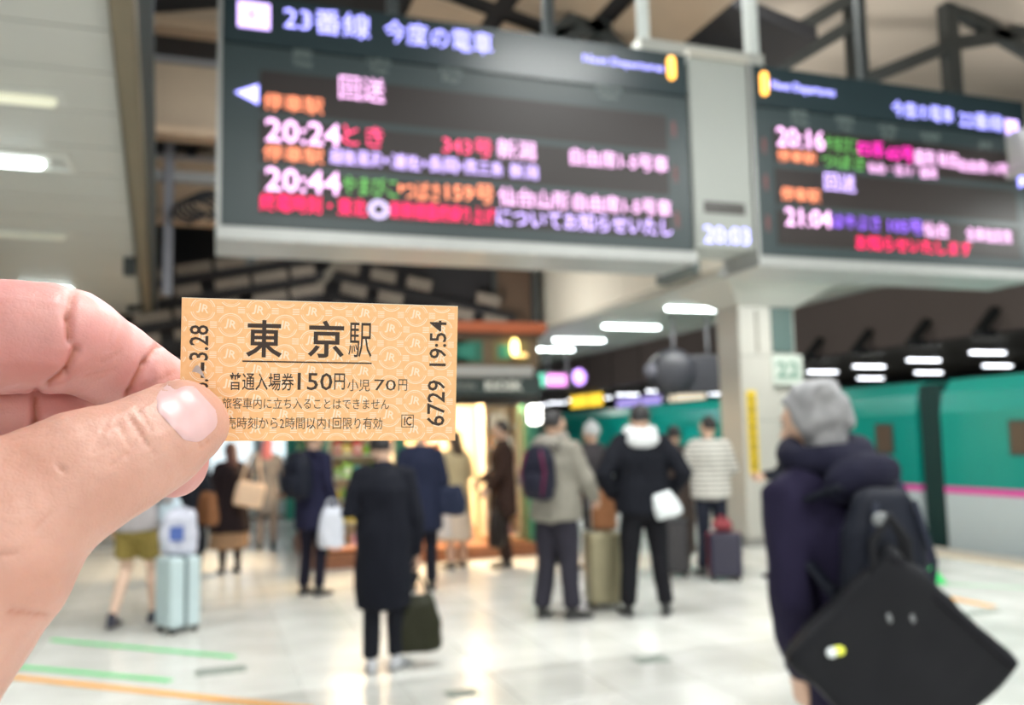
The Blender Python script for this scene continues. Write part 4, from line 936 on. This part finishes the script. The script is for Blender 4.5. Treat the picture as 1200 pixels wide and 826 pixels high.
# 8 girl in shorts and person in black, behind the hand
p8 = (-.56, 8.40)
person('person in a grey top and khaki shorts walking with bare legs, below the thumb', p8, 28, 1.64, dict(c=(.38, .35, .36), hem=.86, w=1.0, name='sweater'), skin=SKIN2, hair=(.05, .03, .02), hairkind='long', bottom={'kind': 'shorts', 'c': (.28, .21, .06), 'hem': .62}, shoes=(.02, .02, .04), socks=None,
       legs={'l': ((-.10, .03, .49), (-.11, -.16, .10), -.2), 'r': ((.08, .16, .50), (.10, .16, .085), .5)}, arms={'r': ((.26, .06, 1.14), (.28, .25, .98)), 'l': hang(-1)})
bag('shoulder_bag', 'pale blue-white handbag on the arm of the person in khaki shorts', 'bag', W2((.27, .10, .88), p8, 28), 20, (.22, .10, .2), (.55, .66, .74), .35, handle=.1)
suitcase('light blue hard-shell suitcase standing below the thumb, left of the picture centre', -.2, 8.03, 62, (.30, .27, .62), (.50, .61, .64), handle=.28, trim=(.10, .14, .15))
pb = bag('plastic_bag', 'clear plastic bag with blue print resting on top of the light blue suitcase', 'bag', (-.19, 8.06, .645), 20, (.30, .15, .34), (.55, .56, .66), .3, handle=.06, soft=.035)
bx('blue_print', cloth('blue_print', (.10, .16, .45)), pb, -.07, .06, -.082, -.074, .10, .22)
p9 = (-.17, 8.80)
person('person in black clothes behind the light blue suitcase, half hidden by the thumb', p9, 15, 1.60, dict(c=(.010, .011, .016), hem=.60, w=1.0), arms={'r': front(1), 'l': front(-1)}, hair=(.015, .012, .012))
bag('shoulder_bag', 'brown leather shoulder bag of the person in black behind the light blue suitcase', 'bag', W2((.24, -.10, .82), p9, 15), 60, (.24, .12, .28), (.19, .08, .035), .5, handle=0, strap=[(-.1, 0, .25), (-.12, 0, .5)])
# 9 hooded man with backpack
p10 = (2.86, 7.12)
person('man in a khaki-grey hooded jacket with a backpack, right of the kiosk', p10, 58, 1.765, dict(c=(.25, .235, .20), hem=.82, w=1.14, sr=1.2, hs=1.18, hood=(.28, .26, .23), name='hooded_jacket', folds=.03), arms={'r': ((.27, .05, 1.12), (.24, .24, .98)), 'l': ((-.27, -.05, 1.12), (-.2, .15, .98))}, bottom={'kind': 'trousers', 'c': (.030, .028, .040), 'w': 1.22}, turn=15, legs={'l': ((-.10, .0, .49), (-.12, -.06, .085), -.3), 'r': ((.10, .03, .49), (.12, .03, .085), .5)})
backpack('black and magenta backpack on the man in the khaki-grey hooded jacket', p10, 58, 1.03, (.016, .016, .030), (.16, .02, .07))
suitcase('champagne-coloured tall suitcase between the hooded man and the man with the white hood', 3.42, 7.42, 12, (.30, .30, .68), (.30, .27, .17), handle=.30, metal=.5)
bag('paper_bag', 'tan brown paper bag standing on the champagne-coloured suitcase', 'bag', (3.44, 7.38, .71), 12, (.22, .13, .34), (.34, .15, .07), .7, handle=.05, sag=1.0, soft=.008)
# 10 man with the white hood
p11 = (3.60, 6.93)
person('man in a black jacket with a white hood, elbows out, seen from behind', p11, 18, 1.80, dict(c=(.008, .009, .014), hem=.84, w=1.18, sr=1.28, hs=1.25, hood=(.78, .80, .82), name='jacket', folds=.026), arms={'l': ((-.34, -.10, 1.14), (-.22, .08, .96)), 'r': ((.34, -.10, 1.14), (.22, .08, .96))}, bottom={'kind': 'trousers', 'c': (.009, .009, .012), 'w': 1.1}, turn=-12, legs={'l': ((-.12, .0, .49), (-.15, -.02, .085), -.2), 'r': ((.12, .0, .49), (.15, -.04, .085), .3)})
bag('waist_pouch', 'small white pouch at the right hip of the man with the white hood', 'bag', W2((.20, -.19, .86), p11, 18), 20, (.22, .10, .20), (.72, .76, .78), .45, handle=0, tilt=-.35)
# 11 grey/white hair person beyond, mustard scarf
p12 = (4.35, 9.6)
person('person with a pale cap standing beyond, left of the white-hooded man', p12, -30, 1.69, dict(c=(.05, .045, .05), hem=.7, w=1.05), hair=(.50, .52, .53), hairkind='hat', turn=-20)
p13 = (4.0, 10.1)
person('person with a mustard hood half hidden behind the khaki-grey jacket', p13, 35, 1.58, dict(c=(.42, .26, .05), hem=.8, w=1.0, hood=(.45, .28, .05)), hair=(.02, .02, .02))
# 12 brown long coat
p14 = (5.22, 9.2)
person('person in a long dark brown coat standing between the white-hooded man and the striped sweater', p14, 20, 1.63, dict(c=(.075, .055, .048), hem=.18, hw=1.02, w=1.05, collar=(.07, .05, .045)), hair=(.015, .013, .015))
# 13 striped sweater
def striped():
    m = mat('knit_striped', (.62, .60, .55), .85); N = m.node_tree.nodes; Lk = m.node_tree.links; b = N['Principled BSDF']
    tc = N.new('ShaderNodeTexCoord'); wv = N.new('ShaderNodeTexWave'); wv.bands_direction = 'Z'; wv.inputs['Scale'].default_value = 6.0; wv.inputs['Distortion'].default_value = .2
    cr = N.new('ShaderNodeValToRGB'); cr.color_ramp.elements[0].position = .14; cr.color_ramp.elements[0].color = (.20, .20, .19, 1); cr.color_ramp.elements[1].position = .36; cr.color_ramp.elements[1].color = (.64, .62, .57, 1)
    Lk.new(tc.outputs['Object'], wv.inputs['Vector']); Lk.new(wv.outputs['Fac'], cr.inputs[0]); Lk.new(cr.outputs[0], b.inputs['Base Color']); return m
p15 = (5.25, 8.5)
person('man in a white sweater with thin dark stripes beside the white column', p15, 25, 1.72, dict(c=(.6, .6, .55), mat=striped(), hem=.84, w=1.08, sr=1.15, name='sweater'), hair=(.02, .015, .014), turn=-45, arms={'l': ((-.25, .02, 1.13), (-.12, .22, 1.05)), 'r': ((.25, .02, 1.13), (.15, .22, 1.05))}, bottom={'kind': 'trousers', 'c': (.022, .025, .040), 'w': .92}, shoes=(.03, .03, .03), legs={'l': ((-.09, .0, .49), (-.12, -.03, .085), -.3), 'r': ((.10, .0, .49), (.16, -.06, .085), .4)})
suitcase('dark navy suitcase with red patches at the feet of the man in the striped sweater', 5.20, 8.20, 20, (.34, .24, .50), (.018, .016, .04), handle=.0, trim=(.3, .03, .04))
bag('travel_bag', 'red and white bundle lying on the dark navy suitcase', 'bag', (5.20, 8.22, .535), 20, (.20, .12, .10), (.26, .05, .06), .6, handle=.04)
suitcase('black suitcase standing left of the dark navy one, in front of the brown coat', 4.85, 8.65, 20, (.30, .24, .62), (.02, .018, .022), handle=.0)
# 14 walker beyond the grey-haired man
p16 = (6.0, 8.05)
person('person in black walking left, mostly hidden behind the grey-haired man', p16, -62, 1.62, dict(c=(.012, .014, .022), hem=.62, w=1.0), arms={'l': ((-.24, .12, 1.15), (-.2, .33, 1.12)), 'r': ((.24, .12, 1.15), (.2, .33, 1.12))}, legs={'l': ((-.09, .12, .50), (-.09, .22, .085), 0), 'r': ((.09, -.06, .50), (.09, -.28, .11), 0)}, bottom={'kind': 'trousers', 'c': (.015, .018, .028), 'w': .85})
# 15 the grey-haired man in front, right
p17 = (1.97, 2.18); A17 = -3
person('grey-haired man in a dark purple-navy coat walking left, close at the right', p17, A17, 1.70, dict(c=(.014, .011, .032), hem=.36, w=.98, sr=1.1, hw=1.0, hood=(.010, .010, .024), hs=1.32, folds=.03), hair=(.24, .24, .25), hairkind='wild', lean=.10, tip=-.13, turn=-16, skin=SKIN, arms={'l': ((-.22, .02, 1.11), (-.18, .10, .86)), 'r': ((.24, .02, 1.12), (.20, .20, .98))}, bottom={'kind': 'trousers', 'c': (.015, .016, .022)}, legs={'l': ((-.09, .08, .49), (-.09, .10, .085), 0), 'r': ((.09, -.02, .49), (.09, -.20, .10), 0)})
backpack('dark navy backpack with a small grey emblem on the grey-haired man', p17, A17, 1.0, (.008, .010, .018), size=(.27, .13, .42), z=.98, y=-.185, x=-.22)
# emblem on the backpack, big black bag with charm
em = empty('backpack_emblem', W2((-.31, -.272, 1.315), p17, A17), -radians(A17), 'small grey oval emblem on the upper back of the grey-haired man', 'emblem')
G().tube([(0, -.0, 0), (-.0, -.006, 0)], [(.028, .018)]*2, n=16, ref=(0, 0, 1), cap=1, cl=.3).build('oval_patch', mat('emblem_grey', (.14, .15, .155), .4), em)
BB = cloth('big_black_bag', (.007, .0075, .010), .6)
bb = empty('tote_bag', (1.715, 1.90, .955), 0, 'huge square black bag swinging at the side of the grey-haired man, bottom right', 'bag')
bb.rotation_euler = (0, radians(44), radians(-28))
g = G(); g.box(-.205, .205, -.05, .05, -.20, .20)
g.build('bag_body', BB, bb, voxel=.014, smooth_it=6, folds=.02)
bx('top_band', cloth('bag_band', (.010, .010, .013)), bb, -.195, .195, -.056, .056, .17, .19, bevel=.004)
for sy in (-1, 1): G().tube([(-.14, sy*.04, .19), (-.19, sy*.04, .24), (-.26, sy*.03, .26), (-.25, sy*.03, .18), (-.195, sy*.04, .12)], [(.012, .006)]*5, n=8, cap=1).build('handle', BB, bb)
for dx, dz in ((-.10, .06), (-.06, .10)):
    G().ell((dx, -.053, dz), (.015, .004, .007), rot=Matrix.Rotation(.6, 3, 'Y'), n=10).build('metal_stud', mat('stud', (.20, .21, .22), .3, metal=.6), bb)
ch = empty('bag_charm', (1.545, 1.985, .985), 0, 'small yellow and white round charm hanging on the big black bag', 'charm')
G().ell((.012, -.05, 0), (.023, .016, .017), n=14).build('yellow_ball', mat('charm_yellow', (.80, .85, .08), .5), ch)
G().ell((-.016, -.055, -.004), (.015, .012, .014), n=14).build('white_ball', mat('charm_white', (.80, .86, .88), .4), ch)
G().tube([(0, -.04, .02), (.01, .0, .08)], [.003, .003], n=6).build('cord', BB, ch)
G().tube([(.03, -.05, -.02), (.05, -.05, -.035)], [.006, .004], n=6).build('tassel', mat('stud', (.20, .21, .22), .3), ch)

# ------------------------------------------------------------------ the ticket
TM = Matrix(VIEW)
U_ = Vector((56.0, -1.15, -12.5)).normalized(); V_ = Vector((-.02, -1, 0)); V_ = (V_-U_*V_.dot(U_)).normalized(); Nn = V_.cross(U_).normalized()
if Nn.z < 0: Nn = -Nn
T0 = Vector((-68.0, 11.25, -181.0))
LOCAL = Matrix(((U_.x, -V_.x, Nn.x, T0.x*.001), (U_.y, -V_.y, Nn.y, T0.y*.001), (U_.z, -V_.z, Nn.z, T0.z*.001), (0, 0, 0, 1)))
tk = empty('paper_ticket', (0, 0, 0), 0, 'small orange paper platform ticket with black Japanese print, pinched between thumb and finger', 'ticket')
tk.matrix_world = TM @ LOCAL
MM = .001
TW_, TH_ = 57.5, 29.5
def paper():
    m = bpy.data.materials.new('ticket_paper'); m.use_nodes = True; N = m.node_tree.nodes; Lk = m.node_tree.links; b = N['Principled BSDF']; b.inputs['Roughness'].default_value = .55
    tc = N.new('ShaderNodeTexCoord'); n1 = N.new('ShaderNodeTexNoise'); n1.inputs['Scale'].default_value = 900; n1.inputs['Detail'].default_value = 2
    mx = N.new('ShaderNodeMix'); mx.data_type = 'RGBA'; mx.inputs[6].default_value = (.86, .46, .19, 1); mx.inputs[7].default_value = (.96, .58, .29, 1)
    Lk.new(tc.outputs['Object'], n1.inputs['Vector']); Lk.new(n1.outputs['Fac'], mx.inputs[0]); Lk.new(mx.outputs[2], b.inputs['Base Color']); return m
PAPER = paper(); INK = mat('ticket_ink', (.035, .018, .012), .6, var=.1, scale=2000)
WMK = mat('watermark_print', (.96, .74, .55), .55, var=.05, scale=1500)
g = G()
# card outline with the small punched notch at the left
g.box(0, TW_*MM, -TH_*MM, 0, -.28*MM, 0)
g.build('ticket_card', PAPER, tk, smooth=False)
bx('card_edge', mat('card_edge_white', (.85, .78, .66), .6), tk, 0, TW_*MM, 0, .12*MM, -.28*MM, 0.0)
# repeating emblem pattern (rings, letters and short bars) as flat print
wm = G(); sx_, sy_ = 11.05, 3.12
jr = text_mesh('JR', .02); jv = [v.co.copy() for v in jr.vertices]; jf = [tuple(p.vertices) for p in jr.polygons]
jx0, jx1 = min(v.x for v in jv), max(v.x for v in jv); jy0, jy1 = min(v.y for v in jv), max(v.y for v in jv)
def inside(p): return .15 < p[0] < TW_-.15 and -TH_+.15 < p[1] < -.15
def flat(pts):
    if all(inside(p) for p in pts): wm.add([(p[0]*MM, p[1]*MM, .004*MM) for p in pts], [tuple(range(len(pts)))])
for j in range(-1, 11):
    for i in range(-1, 7):
        cx = 1.2+i*sx_+(sx_/2 if j % 2 else 0)+3.0; cy = -2.2-j*sy_
        for k in range(26):
            a0, a1 = 2*pi*k/26, 2*pi*(k+1)/26
            for r0, r1 in ((2.28, 2.46), (1.98, 2.06)):
                if k % 13 in (0, 12): continue
                flat([(cx+r0*cos(a0)*1.02, cy+r0*sin(a0)), (cx+r1*cos(a0)*1.02, cy+r1*sin(a0)), (cx+r1*cos(a1)*1.02, cy+r1*sin(a1)), (cx+r0*cos(a1)*1.02, cy+r0*sin(a1))])
        if inside((cx-1.4, cy-1.2)) and inside((cx+1.4, cy+1.2)):
            v = []
            for p in jv:
                a = (p.x-jx0)/(jx1-jx0)-.5; b_ = (p.y-jy0)/(jy1-jy0)-.5
                v.append(((cx+a*2.3+b_*.35)*MM, (cy+b_*2.1-a*.7)*MM, .004*MM))
            wm.add(v, jf)
        for sg_ in (-1, 1):
            for r in range(4):
                yy = cy-.62+r*.36; x0 = cx+sg_*2.7; x1 = cx+sg_*4.1
                flat([(min(x0, x1), yy), (max(x0, x1), yy), (max(x0, x1), yy+.17), (min(x0, x1), yy+.17)])
w_ = wm.build('watermark_print', WMK, tk, smooth=False, kind='stuff')
tf = lambda u, v: (u*MM, v*MM, .010*MM)
def tprint(body, rect, bold=.0, rot90=False, name='ticket_print'): return lettering(name, body, INK, tk, tf, rect, bold, rot90)
TKROWS = [
 ('東', (12.869, 20.173, -11.951, -4.112), 0.018, False),
 ('京', (25.492, 33.018, -11.817, -3.861), 0.018, False),
 ('駅', (33.965, 38.872, -11.576, -4.141), 0.0, False),
 ('普通入場券', (9.662, 22.749, -18.909, -15.199), 0.008, False),
 ('150', (23.516, 30.746, -18.740, -15.035), 0.008, False),
 ('円', (31.110, 33.358, -18.578, -15.065), 0.01, False),
 ('小児', (33.898, 38.645, -18.856, -16.289), 0.0, False),
 ('70', (39.600, 44.249, -18.635, -16.267), 0.0, False),
 ('円', (44.787, 46.674, -18.649, -16.162), 0.0, False),
 ('旅客車内に立ち入ることはできません', (8.366, 42.884, -22.774, -20.450), 0.0, False),
 ('発売時刻から2時間以内1回限り有効', (7.015, 41.472, -27.001, -24.470), 0.0, False),
 ('IC', (46.186, 47.808, -26.219, -24.269), 0.02, False),
 ('19:54', (51.375, 55.104, -13.168, -3.190), 0.01, True),
 ('6729', (51.098, 55.044, -26.261, -16.283), 0.01, True),
 ('3.28', (1.650, 5.411, -12.813, -5.506), 0.01, True),
 ('6.-', (1.806, 5.568, -18.887, -15.541), 0.01, True),
]
for body, rect, bold, rt in TKROWS: tprint(body, rect, bold, rt)
def ink_bar(x0, x1, y0, y1, nm='underline'): bx(nm, INK, tk, x0*MM, x1*MM, y0*MM, y1*MM, 0, .012*MM)
ink_bar(12.217, 38.969, -12.974, -12.657, 'underline')
ink_bar(45.566, 48.214, -23.999, -23.836, 'frame_line')
ink_bar(45.619, 48.268, -26.598, -26.435, 'frame_line')
ink_bar(45.593, 45.754, -26.600, -23.842, 'frame_line')
ink_bar(48.079, 48.241, -26.596, -23.830, 'frame_line')
# curled paper chip at the thumb
cp = G(); cp.add([(TCX*MM, TCY*MM, .05*MM) for TCX, TCY in ()], []) if False else None
g = G(); v = []; nA = 9
for k in range(nA):
    t = k/(nA-1); a = t*pi
    v += [((2.35+2.6*t)*MM, (-15.2+.5*sin(a)-1.5*t)*MM, (.15+.5*sin(a))*MM), ((2.35+2.6*t)*MM, (-13.1-1.6*t-.5*sin(a)*-1+.2)*MM if False else (-15.2+(2.0*sin(a)+.1)-1.5*t)*MM, (.25+1.1*sin(a))*MM)]
g.add(v, [(2*k, 2*k+2, 2*k+3, 2*k+1) for k in range(nA-1)])
g.build('paper_curl', mat('curl_grey', (.55, .52, .52), .5), tk, label='small grey-white curled chip at the punched edge')
bx('punch_mark', INK, tk, 4.0*MM, 4.7*MM, -15.0*MM, -13.2*MM, .0, .02*MM)

# ------------------------------------------------------------------ the hand
hd = empty('hand', (0, 0, 0), 0, 'left hand reaching in from the left edge, thumb and fingers pinching the orange ticket', 'hand')
hd.matrix_world = TM
hm_ = G()
def chain(pts, rad, n=22, sub=4, ref=(0, 0, 1)):
    """smooth path through hand points (mm), radii (in the picture plane, in depth)"""
    P = [Vector((x, y, -d)) for x, y, d in pts]; m = len(P); Q = []; RR = []
    for i in range(m-1):
        p0, p1, p2, p3 = P[max(i-1, 0)], P[i], P[i+1], P[min(i+2, m-1)]
        for k in range(sub):
            t = k/sub; a = .5*((2*p1)+(p2-p0)*t+(2*p0-5*p1+4*p2-p3)*t*t+(3*p1-p0-3*p2+p3)*t**3); Q.append(a)
            tt = t*t*(3-2*t); RR.append(tuple(rad[i][j]*(1-tt)+rad[i+1][j]*tt for j in (0, 1)))
    Q.append(P[-1]); RR.append(tuple(rad[-1]))
    hm_.tube([q_*MM for q_ in Q], [(a*MM, b_*MM) for a, b_ in RR], n=n, ref=ref, cap=5, cl=.95)
TH = [(-101.94, -52.6, 140.0), (-91.17, -33.35, 150.0), (-80.07, -23.47, 158.0), (-69.62, -17.89, 166.0), (-65.17, -13.77, 173.0), (-64.25, -12.82, 176.0)]
chain(TH, [(18.5, 16), (17.5, 14.5), (12.2, 11.5), (10.3, 9.3), (9.2, 7.6), (8.4, 6.6)])
IX = [(-135.44, 12.09, 150.0), (-113.94, 3.32, 163.0), (-90.4, 2.8, 172.0), (-84.35, -1.23, 181.0), (-78.79, -6.17, 187.0), (-69.06, -15.07, 196.5)]
chain(IX, [(12.5, 12), (11.6, 11.2), (10.9, 10.6), (9.2, 9.2), (8.4, 8.4), (7.2, 6.8)])
MD = [(-145.73, -4.14, 158.0), (-121.63, -13.01, 174.0), (-100.93, -14.11, 184.0), (-86.68, -19.95, 192.0), (-80.71, -22.38, 197.0), (-75.93, -25.5, 199.0)]
chain(MD, [(12.5, 12), (10.8, 10.5), (10.2, 10), (9, 9), (8.4, 8.2), (7.7, 7.2)])
RG = [(-150.58, -23.55, 165.0), (-128.62, -26.26, 184.0), (-111.7, -27.83, 195.0), (-107.48, -35.23, 205.0), (-108.47, -37.49, 196.0)]
chain(RG, [(12, 11.5), (10.5, 10), (9.5, 9.5), (8.5, 8.5), (7.5, 7.5)])
PK = [(-148.98, -42.77, 165.0), (-133.98, -40.55, 184.0), (-123.69, -41.29, 196.0), (-120.39, -47.96, 200.0), (-123.03, -49.77, 192.0)]
chain(PK, [(11, 10.5), (9, 9), (8.2, 8.2), (7.5, 7.5), (6.6, 6.6)])
chain([(-138.35, -50.53, 150.0), (-125.44, -42.35, 152.0), (-106.16, -41.42, 154.0), (-97.4, -42.35, 152.0)], [(30, 15), (28, 15), (14, 13), (10, 10)])
chain([(-149.51, -86.58, 140.0), (-143.59, -68.56, 145.0), (-137.24, -33.5, 152.0), (-142.66, -10.28, 158.0), (-137.98, 4.87, 152.0)], [(27, 20), (30, 18), (37, 14), (36, 12), (24, 11)], n=30)
def pd(p, A):
    best = 1e9
    for a, b_ in zip(A, A[1:]):
        ab = b_-a; t = max(0, min(1, (p-a).dot(ab)/ab.dot(ab))); best = min(best, (p-(a+ab*t)).length)
    return best
_T = [Vector((x, y, -d)) for x, y, d in TH]; _F = [[Vector((x, y, -d)) for x, y, d in A] for A in (IX, MD)]
me_o = hm_.build('hand_skin', mat('tmp', (1, 1, 1)), hd, voxel=.00062, smooth_it=10)
me = me_o.data
# creases pressed into the skin; the fingers are pinker than the thumb
CREASES = [
 ((-90.68, 11.95), (-91.38, 7.2), 1.0, .7, 0), ((-91.38, 7.2), (-91.03, 2.64), .8, 1.0, 0), ((-91.03, 2.64), (-89.27, 0.18), .6, .5, 0), ((-89.62, 0.88), (-92.08, -4.39), .8, 1.1, 0), ((-92.08, -4.39), (-95.77, -6.85), .8, .9, 0),
 ((-71.52, 2.99), (-75.56, -2.11), .7, .8, 0), ((-75.56, -2.11), (-79.08, -8.61), .8, 1.1, 0), ((-79.08, -8.61), (-80.48, -11.77), .8, .8, 0),
 ((-98.06, -8.61), (-98.06, -14.41), .9, 1.3, 0), ((-98.06, -14.41), (-100.17, -17.4), .9, 1.0, 0),
 ((-84.7, -2.11), (-80.48, 0.18), .5, .22, 0), ((-87.86, -4.74), (-81.71, -3.34), .5, .2, 0), ((-81.71, 6.68), (-82.94, 2.28), .5, .15, 0),
 ((-69.41, -4.22), (-73.81, -5.97), .45, .25, 0), ((-73.81, -5.97), (-76.44, -6.85), .4, .2, 0),
 ((-78.73, -13.18), (-75.21, -18.8), .45, .35, 1), ((-75.21, -18.8), (-73.45, -20.91), .4, .2, 1), ((-80.83, -15.29), (-78.73, -19.15), .4, .25, 1), ((-86.46, -20.56), (-82.94, -18.8), .4, .2, 1), ((-85.76, -19.15), (-83.47, -14.94), .4, .18, 1),
 ((-82.59, -23.2), (-79.43, -20.56), .4, .2, 1), ((-77.32, -11.42), (-74.16, -16.17), .35, .2, 1), ((-84.35, -16.17), (-79.08, -13.88), .4, .18, 1), ((-76.44, -16.17), (-79.08, -21.44), .4, .2, 1), ((-80.83, -13.18), (-82.59, -16.69), .35, .15, 1),
 ((-93.49, -23.37), (-92.08, -24.43), .45, .45, 1), ((-103.68, -53.25), (-95.6, -54.12), .7, .5, 1), ((-107.19, -41.65), (-101.92, -41.3), .6, .25, 1), ((-98.41, -36.38), (-94.89, -32.86), .8, .2, 1),
 ((-71.7, -6.85), (-67.83, -8.61), .35, .25, 1), ((-67.83, -8.61), (-65.37, -12.13), .35, .28, 1), ((-65.37, -12.13), (-64.32, -18.8), .35, .3, 1), ((-64.32, -19.51), (-61.5, -17.75), .4, .3, 1), ((-73.45, -7.38), (-70.99, -5.45), .35, .25, 1),
]
def segd(p, a, b_):
    ab = b_-a; t = max(0, min(1, (p-a).dot(ab)/max(1e-9, ab.dot(ab)))); return (p-(a+ab*t)).length, t
cr2 = [(Vector(a), Vector(b_), w, dp, who) for a, b_, w, dp, who in CREASES]
att = me.color_attributes.new('tint', 'FLOAT_COLOR', 'POINT')
nrm = [v.normal.copy() for v in me.vertices]; buf = []
for i, v in enumerate(me.vertices):
    x, y, z = v.co*1000; d = -z; n_ = nrm[i]; P2 = Vector((x*181/d, y*181/d)); off = 0; red = 0
    pv = v.co*1000; thumb = 1 if pd(pv, _T)-11 < min(pd(pv, A) for A in _F)-9 else 0
    if n_.z > -.2:
        for a, b_, w, dp, who in cr2:
            if who != thumb: continue
            ds, t = segd(P2, a, b_)
            if ds < w*3.2:
                e = math.exp(-(ds/w)**2)*(1 if 0 < t < 1 else .8); off -= dp*e; red = max(red, e**3*min(1, dp/.9)*.9)
    p = v.co*1000
    off += noise.noise(Vector((p.x*.16, p.y*.16, p.z*.16)))*.22+noise.noise(p*.55)*.07
    if thumb and n_.z > 0: off += noise.noise(Vector((p.x*.35+p.y*.25, p.y*.9-p.x*.5, 3)))*.10
    v.co = v.co+n_*off*MM
    buf += [red, float(thumb), max(0, min(1, .5+noise.noise(p*.09)*.9)), 1]
att.data.foreach_set('color', buf)
def skinmat():
    m = bpy.data.materials.new('hand_skin'); m.use_nodes = True; N = m.node_tree.nodes; Lk = m.node_tree.links; b = N['Principled BSDF']
    b.inputs['Roughness'].default_value = .46; b.inputs['Subsurface Weight'].default_value = .35; b.inputs['Subsurface Radius'].default_value = (1, .35, .2); b.inputs['Subsurface Scale'].default_value = .0022
    at = N.new('ShaderNodeAttribute'); at.attribute_name = 'tint'; sp = N.new('ShaderNodeSeparateColor'); Lk.new(at.outputs['Color'], sp.inputs[0])
    def mix(f, a, b_): 
        x = N.new('ShaderNodeMix'); x.data_type = 'RGBA'
        for s_, v in ((0, f), (6, a), (7, b_)):
            if isinstance(v, (tuple, float)): x.inputs[s_].default_value = v
            else: Lk.new(v, x.inputs[s_])
        return x.outputs[2]
    fing = mix(sp.outputs['Blue'], (.56, .25, .24, 1), (.62, .34, .315, 1)); th = mix(sp.outputs['Blue'], (.53, .285, .22, 1), (.59, .35, .285, 1))
    base = mix(sp.outputs['Green'], fing, th); base = mix(sp.outputs['Red'], base, (.40, .13, .075, 1))
    tc = N.new('ShaderNodeTexCoord'); nz = N.new('ShaderNodeTexNoise'); nz.inputs['Scale'].default_value = 260; nz.inputs['Detail'].default_value = 4; Lk.new(tc.outputs['Object'], nz.inputs['Vector'])
    base2 = mix(nz.outputs['Fac'], (.74, .47, .38, 1), (1, .9, .84, 1)); mm = N.new('ShaderNodeMix'); mm.data_type = 'RGBA'; mm.blend_type = 'MULTIPLY'; mm.inputs[0].default_value = .22; Lk.new(base, mm.inputs[6]); Lk.new(base2, mm.inputs[7]); Lk.new(mm.outputs[2], b.inputs['Base Color'])
    vr = N.new('ShaderNodeTexVoronoi'); vr.feature = 'DISTANCE_TO_EDGE'; vr.inputs['Scale'].default_value = 1100; Lk.new(tc.outputs['Object'], vr.inputs['Vector'])
    mr = N.new('ShaderNodeMapRange'); mr.inputs[2].default_value = .25; Lk.new(vr.outputs[0], mr.inputs[0])
    bp = N.new('ShaderNodeBump'); bp.inputs['Strength'].default_value = .10; bp.inputs['Distance'].default_value = .0003; Lk.new(mr.outputs[0], bp.inputs['Height'])
    b2 = N.new('ShaderNodeBump'); b2.inputs['Strength'].default_value = .16; b2.inputs['Distance'].default_value = .001; Lk.new(nz.outputs['Fac'], b2.inputs['Height']); Lk.new(bp.outputs[0], b2.inputs['Normal']); Lk.new(b2.outputs[0], b.inputs['Normal'])
    return m
SK = skinmat(); me.materials.clear(); me.materials.append(SK); me.update()
# thumbnail: a curved plate lying on the thumb tip
bm = bmesh.new(); bm.from_mesh(me); bvh = BVHTree.FromBMesh(bm); bm.free()
NAIL = []; 
def nail(name, c, ax, half, wid, lift, label, mate, curve=.0, seed=0, up=1):
    c = Vector(c); A = Vector(ax).normalized(); B = Vector((-A.y, A.x)); nu, nv = 22, 18; v = []; ok = True
    def hit(u_, w_):
        q_ = Vector((c.x, c.y))+A*u_+B*w_
        # ray from the eye through this point of the plane 181 mm away
        d = Vector((q_.x, q_.y, -181)).normalized(); h = bvh.ray_cast(Vector((0, 0, 0)), d)
        return h[0]
    rows = []
    for i in range(nu+1):
        r = []
        for j in range(nv+1):
            s_ = i/nu*2-1; t = j/nv*2-1
            # rounded outline: cuticle end and free end are arcs
            wu = wid*sqrt(max(0, 1-max(0, abs(s_)-.35)**2/.62))
            h = hit(half*s_-.0*t*t, wu*t)
            r.append(h)
        rows.append(r)
    base = [[(p if p is not None else None) for p in r] for r in rows]
    idx = {}; f = []
    # smooth the sampled heights so the plate is even
    for i in range(nu+1):
        for j in range(nv+1):
            if base[i][j] is None: continue
            acc = Vector(); n_ = 0
            for di in (-2, -1, 0, 1, 2):
                for dj in (-2, -1, 0, 1, 2):
                    a, b_ = i+di, j+dj
                    if 0 <= a <= nu and 0 <= b_ <= nv and base[a][b_] is not None and 0 <= i-di <= nu and 0 <= j-dj <= nv: acc += base[a][b_]; n_ += 1
            p = acc/n_ if n_ else base[i][j]; d = -p.normalized(); e = min(1, (1-abs(i/nu*2-1))*4, (1-abs(j/nv*2-1))*4)
            idx[(i, j)] = len(v); v.append(p+d*(lift*(.25+.75*e))*MM)
    for i in range(nu):
        for j in range(nv):
            q_ = [(i, j), (i+1, j), (i+1, j+1), (i, j+1)]
            if all(k in idx for k in q_): f.append(tuple(idx[k] for k in q_))
    g = G(); g.add(v, f); o = g.build(name, mate, hd, label=label); return o
NM = mat('nail_plate', (.60, .38, .38), .38, var=.05, scale=300, sss=.2)
nail('thumbnail', (-64.67, -12.13), (-105.44, 72.58), 1, 1, .3, '', NM) if False else None
nail('thumbnail', (-66.95, -11.95), (.74, .67), 4.5, 6.7, .45, 'pale pink thumbnail with a light rim', NM)
# wrist, forearm sleeve outside the frame
G().tube([(-.150, -.120, -.150), (-.170, -.200, -.135), (-.19, -.30, -.11)], [(.040, .036), (.046, .042), (.05, .046)], n=24, ref=(0, 0, 1), cap=2).build('sleeve', cloth('photographer_sleeve', (.03, .03, .04)), hd, folds=.004)
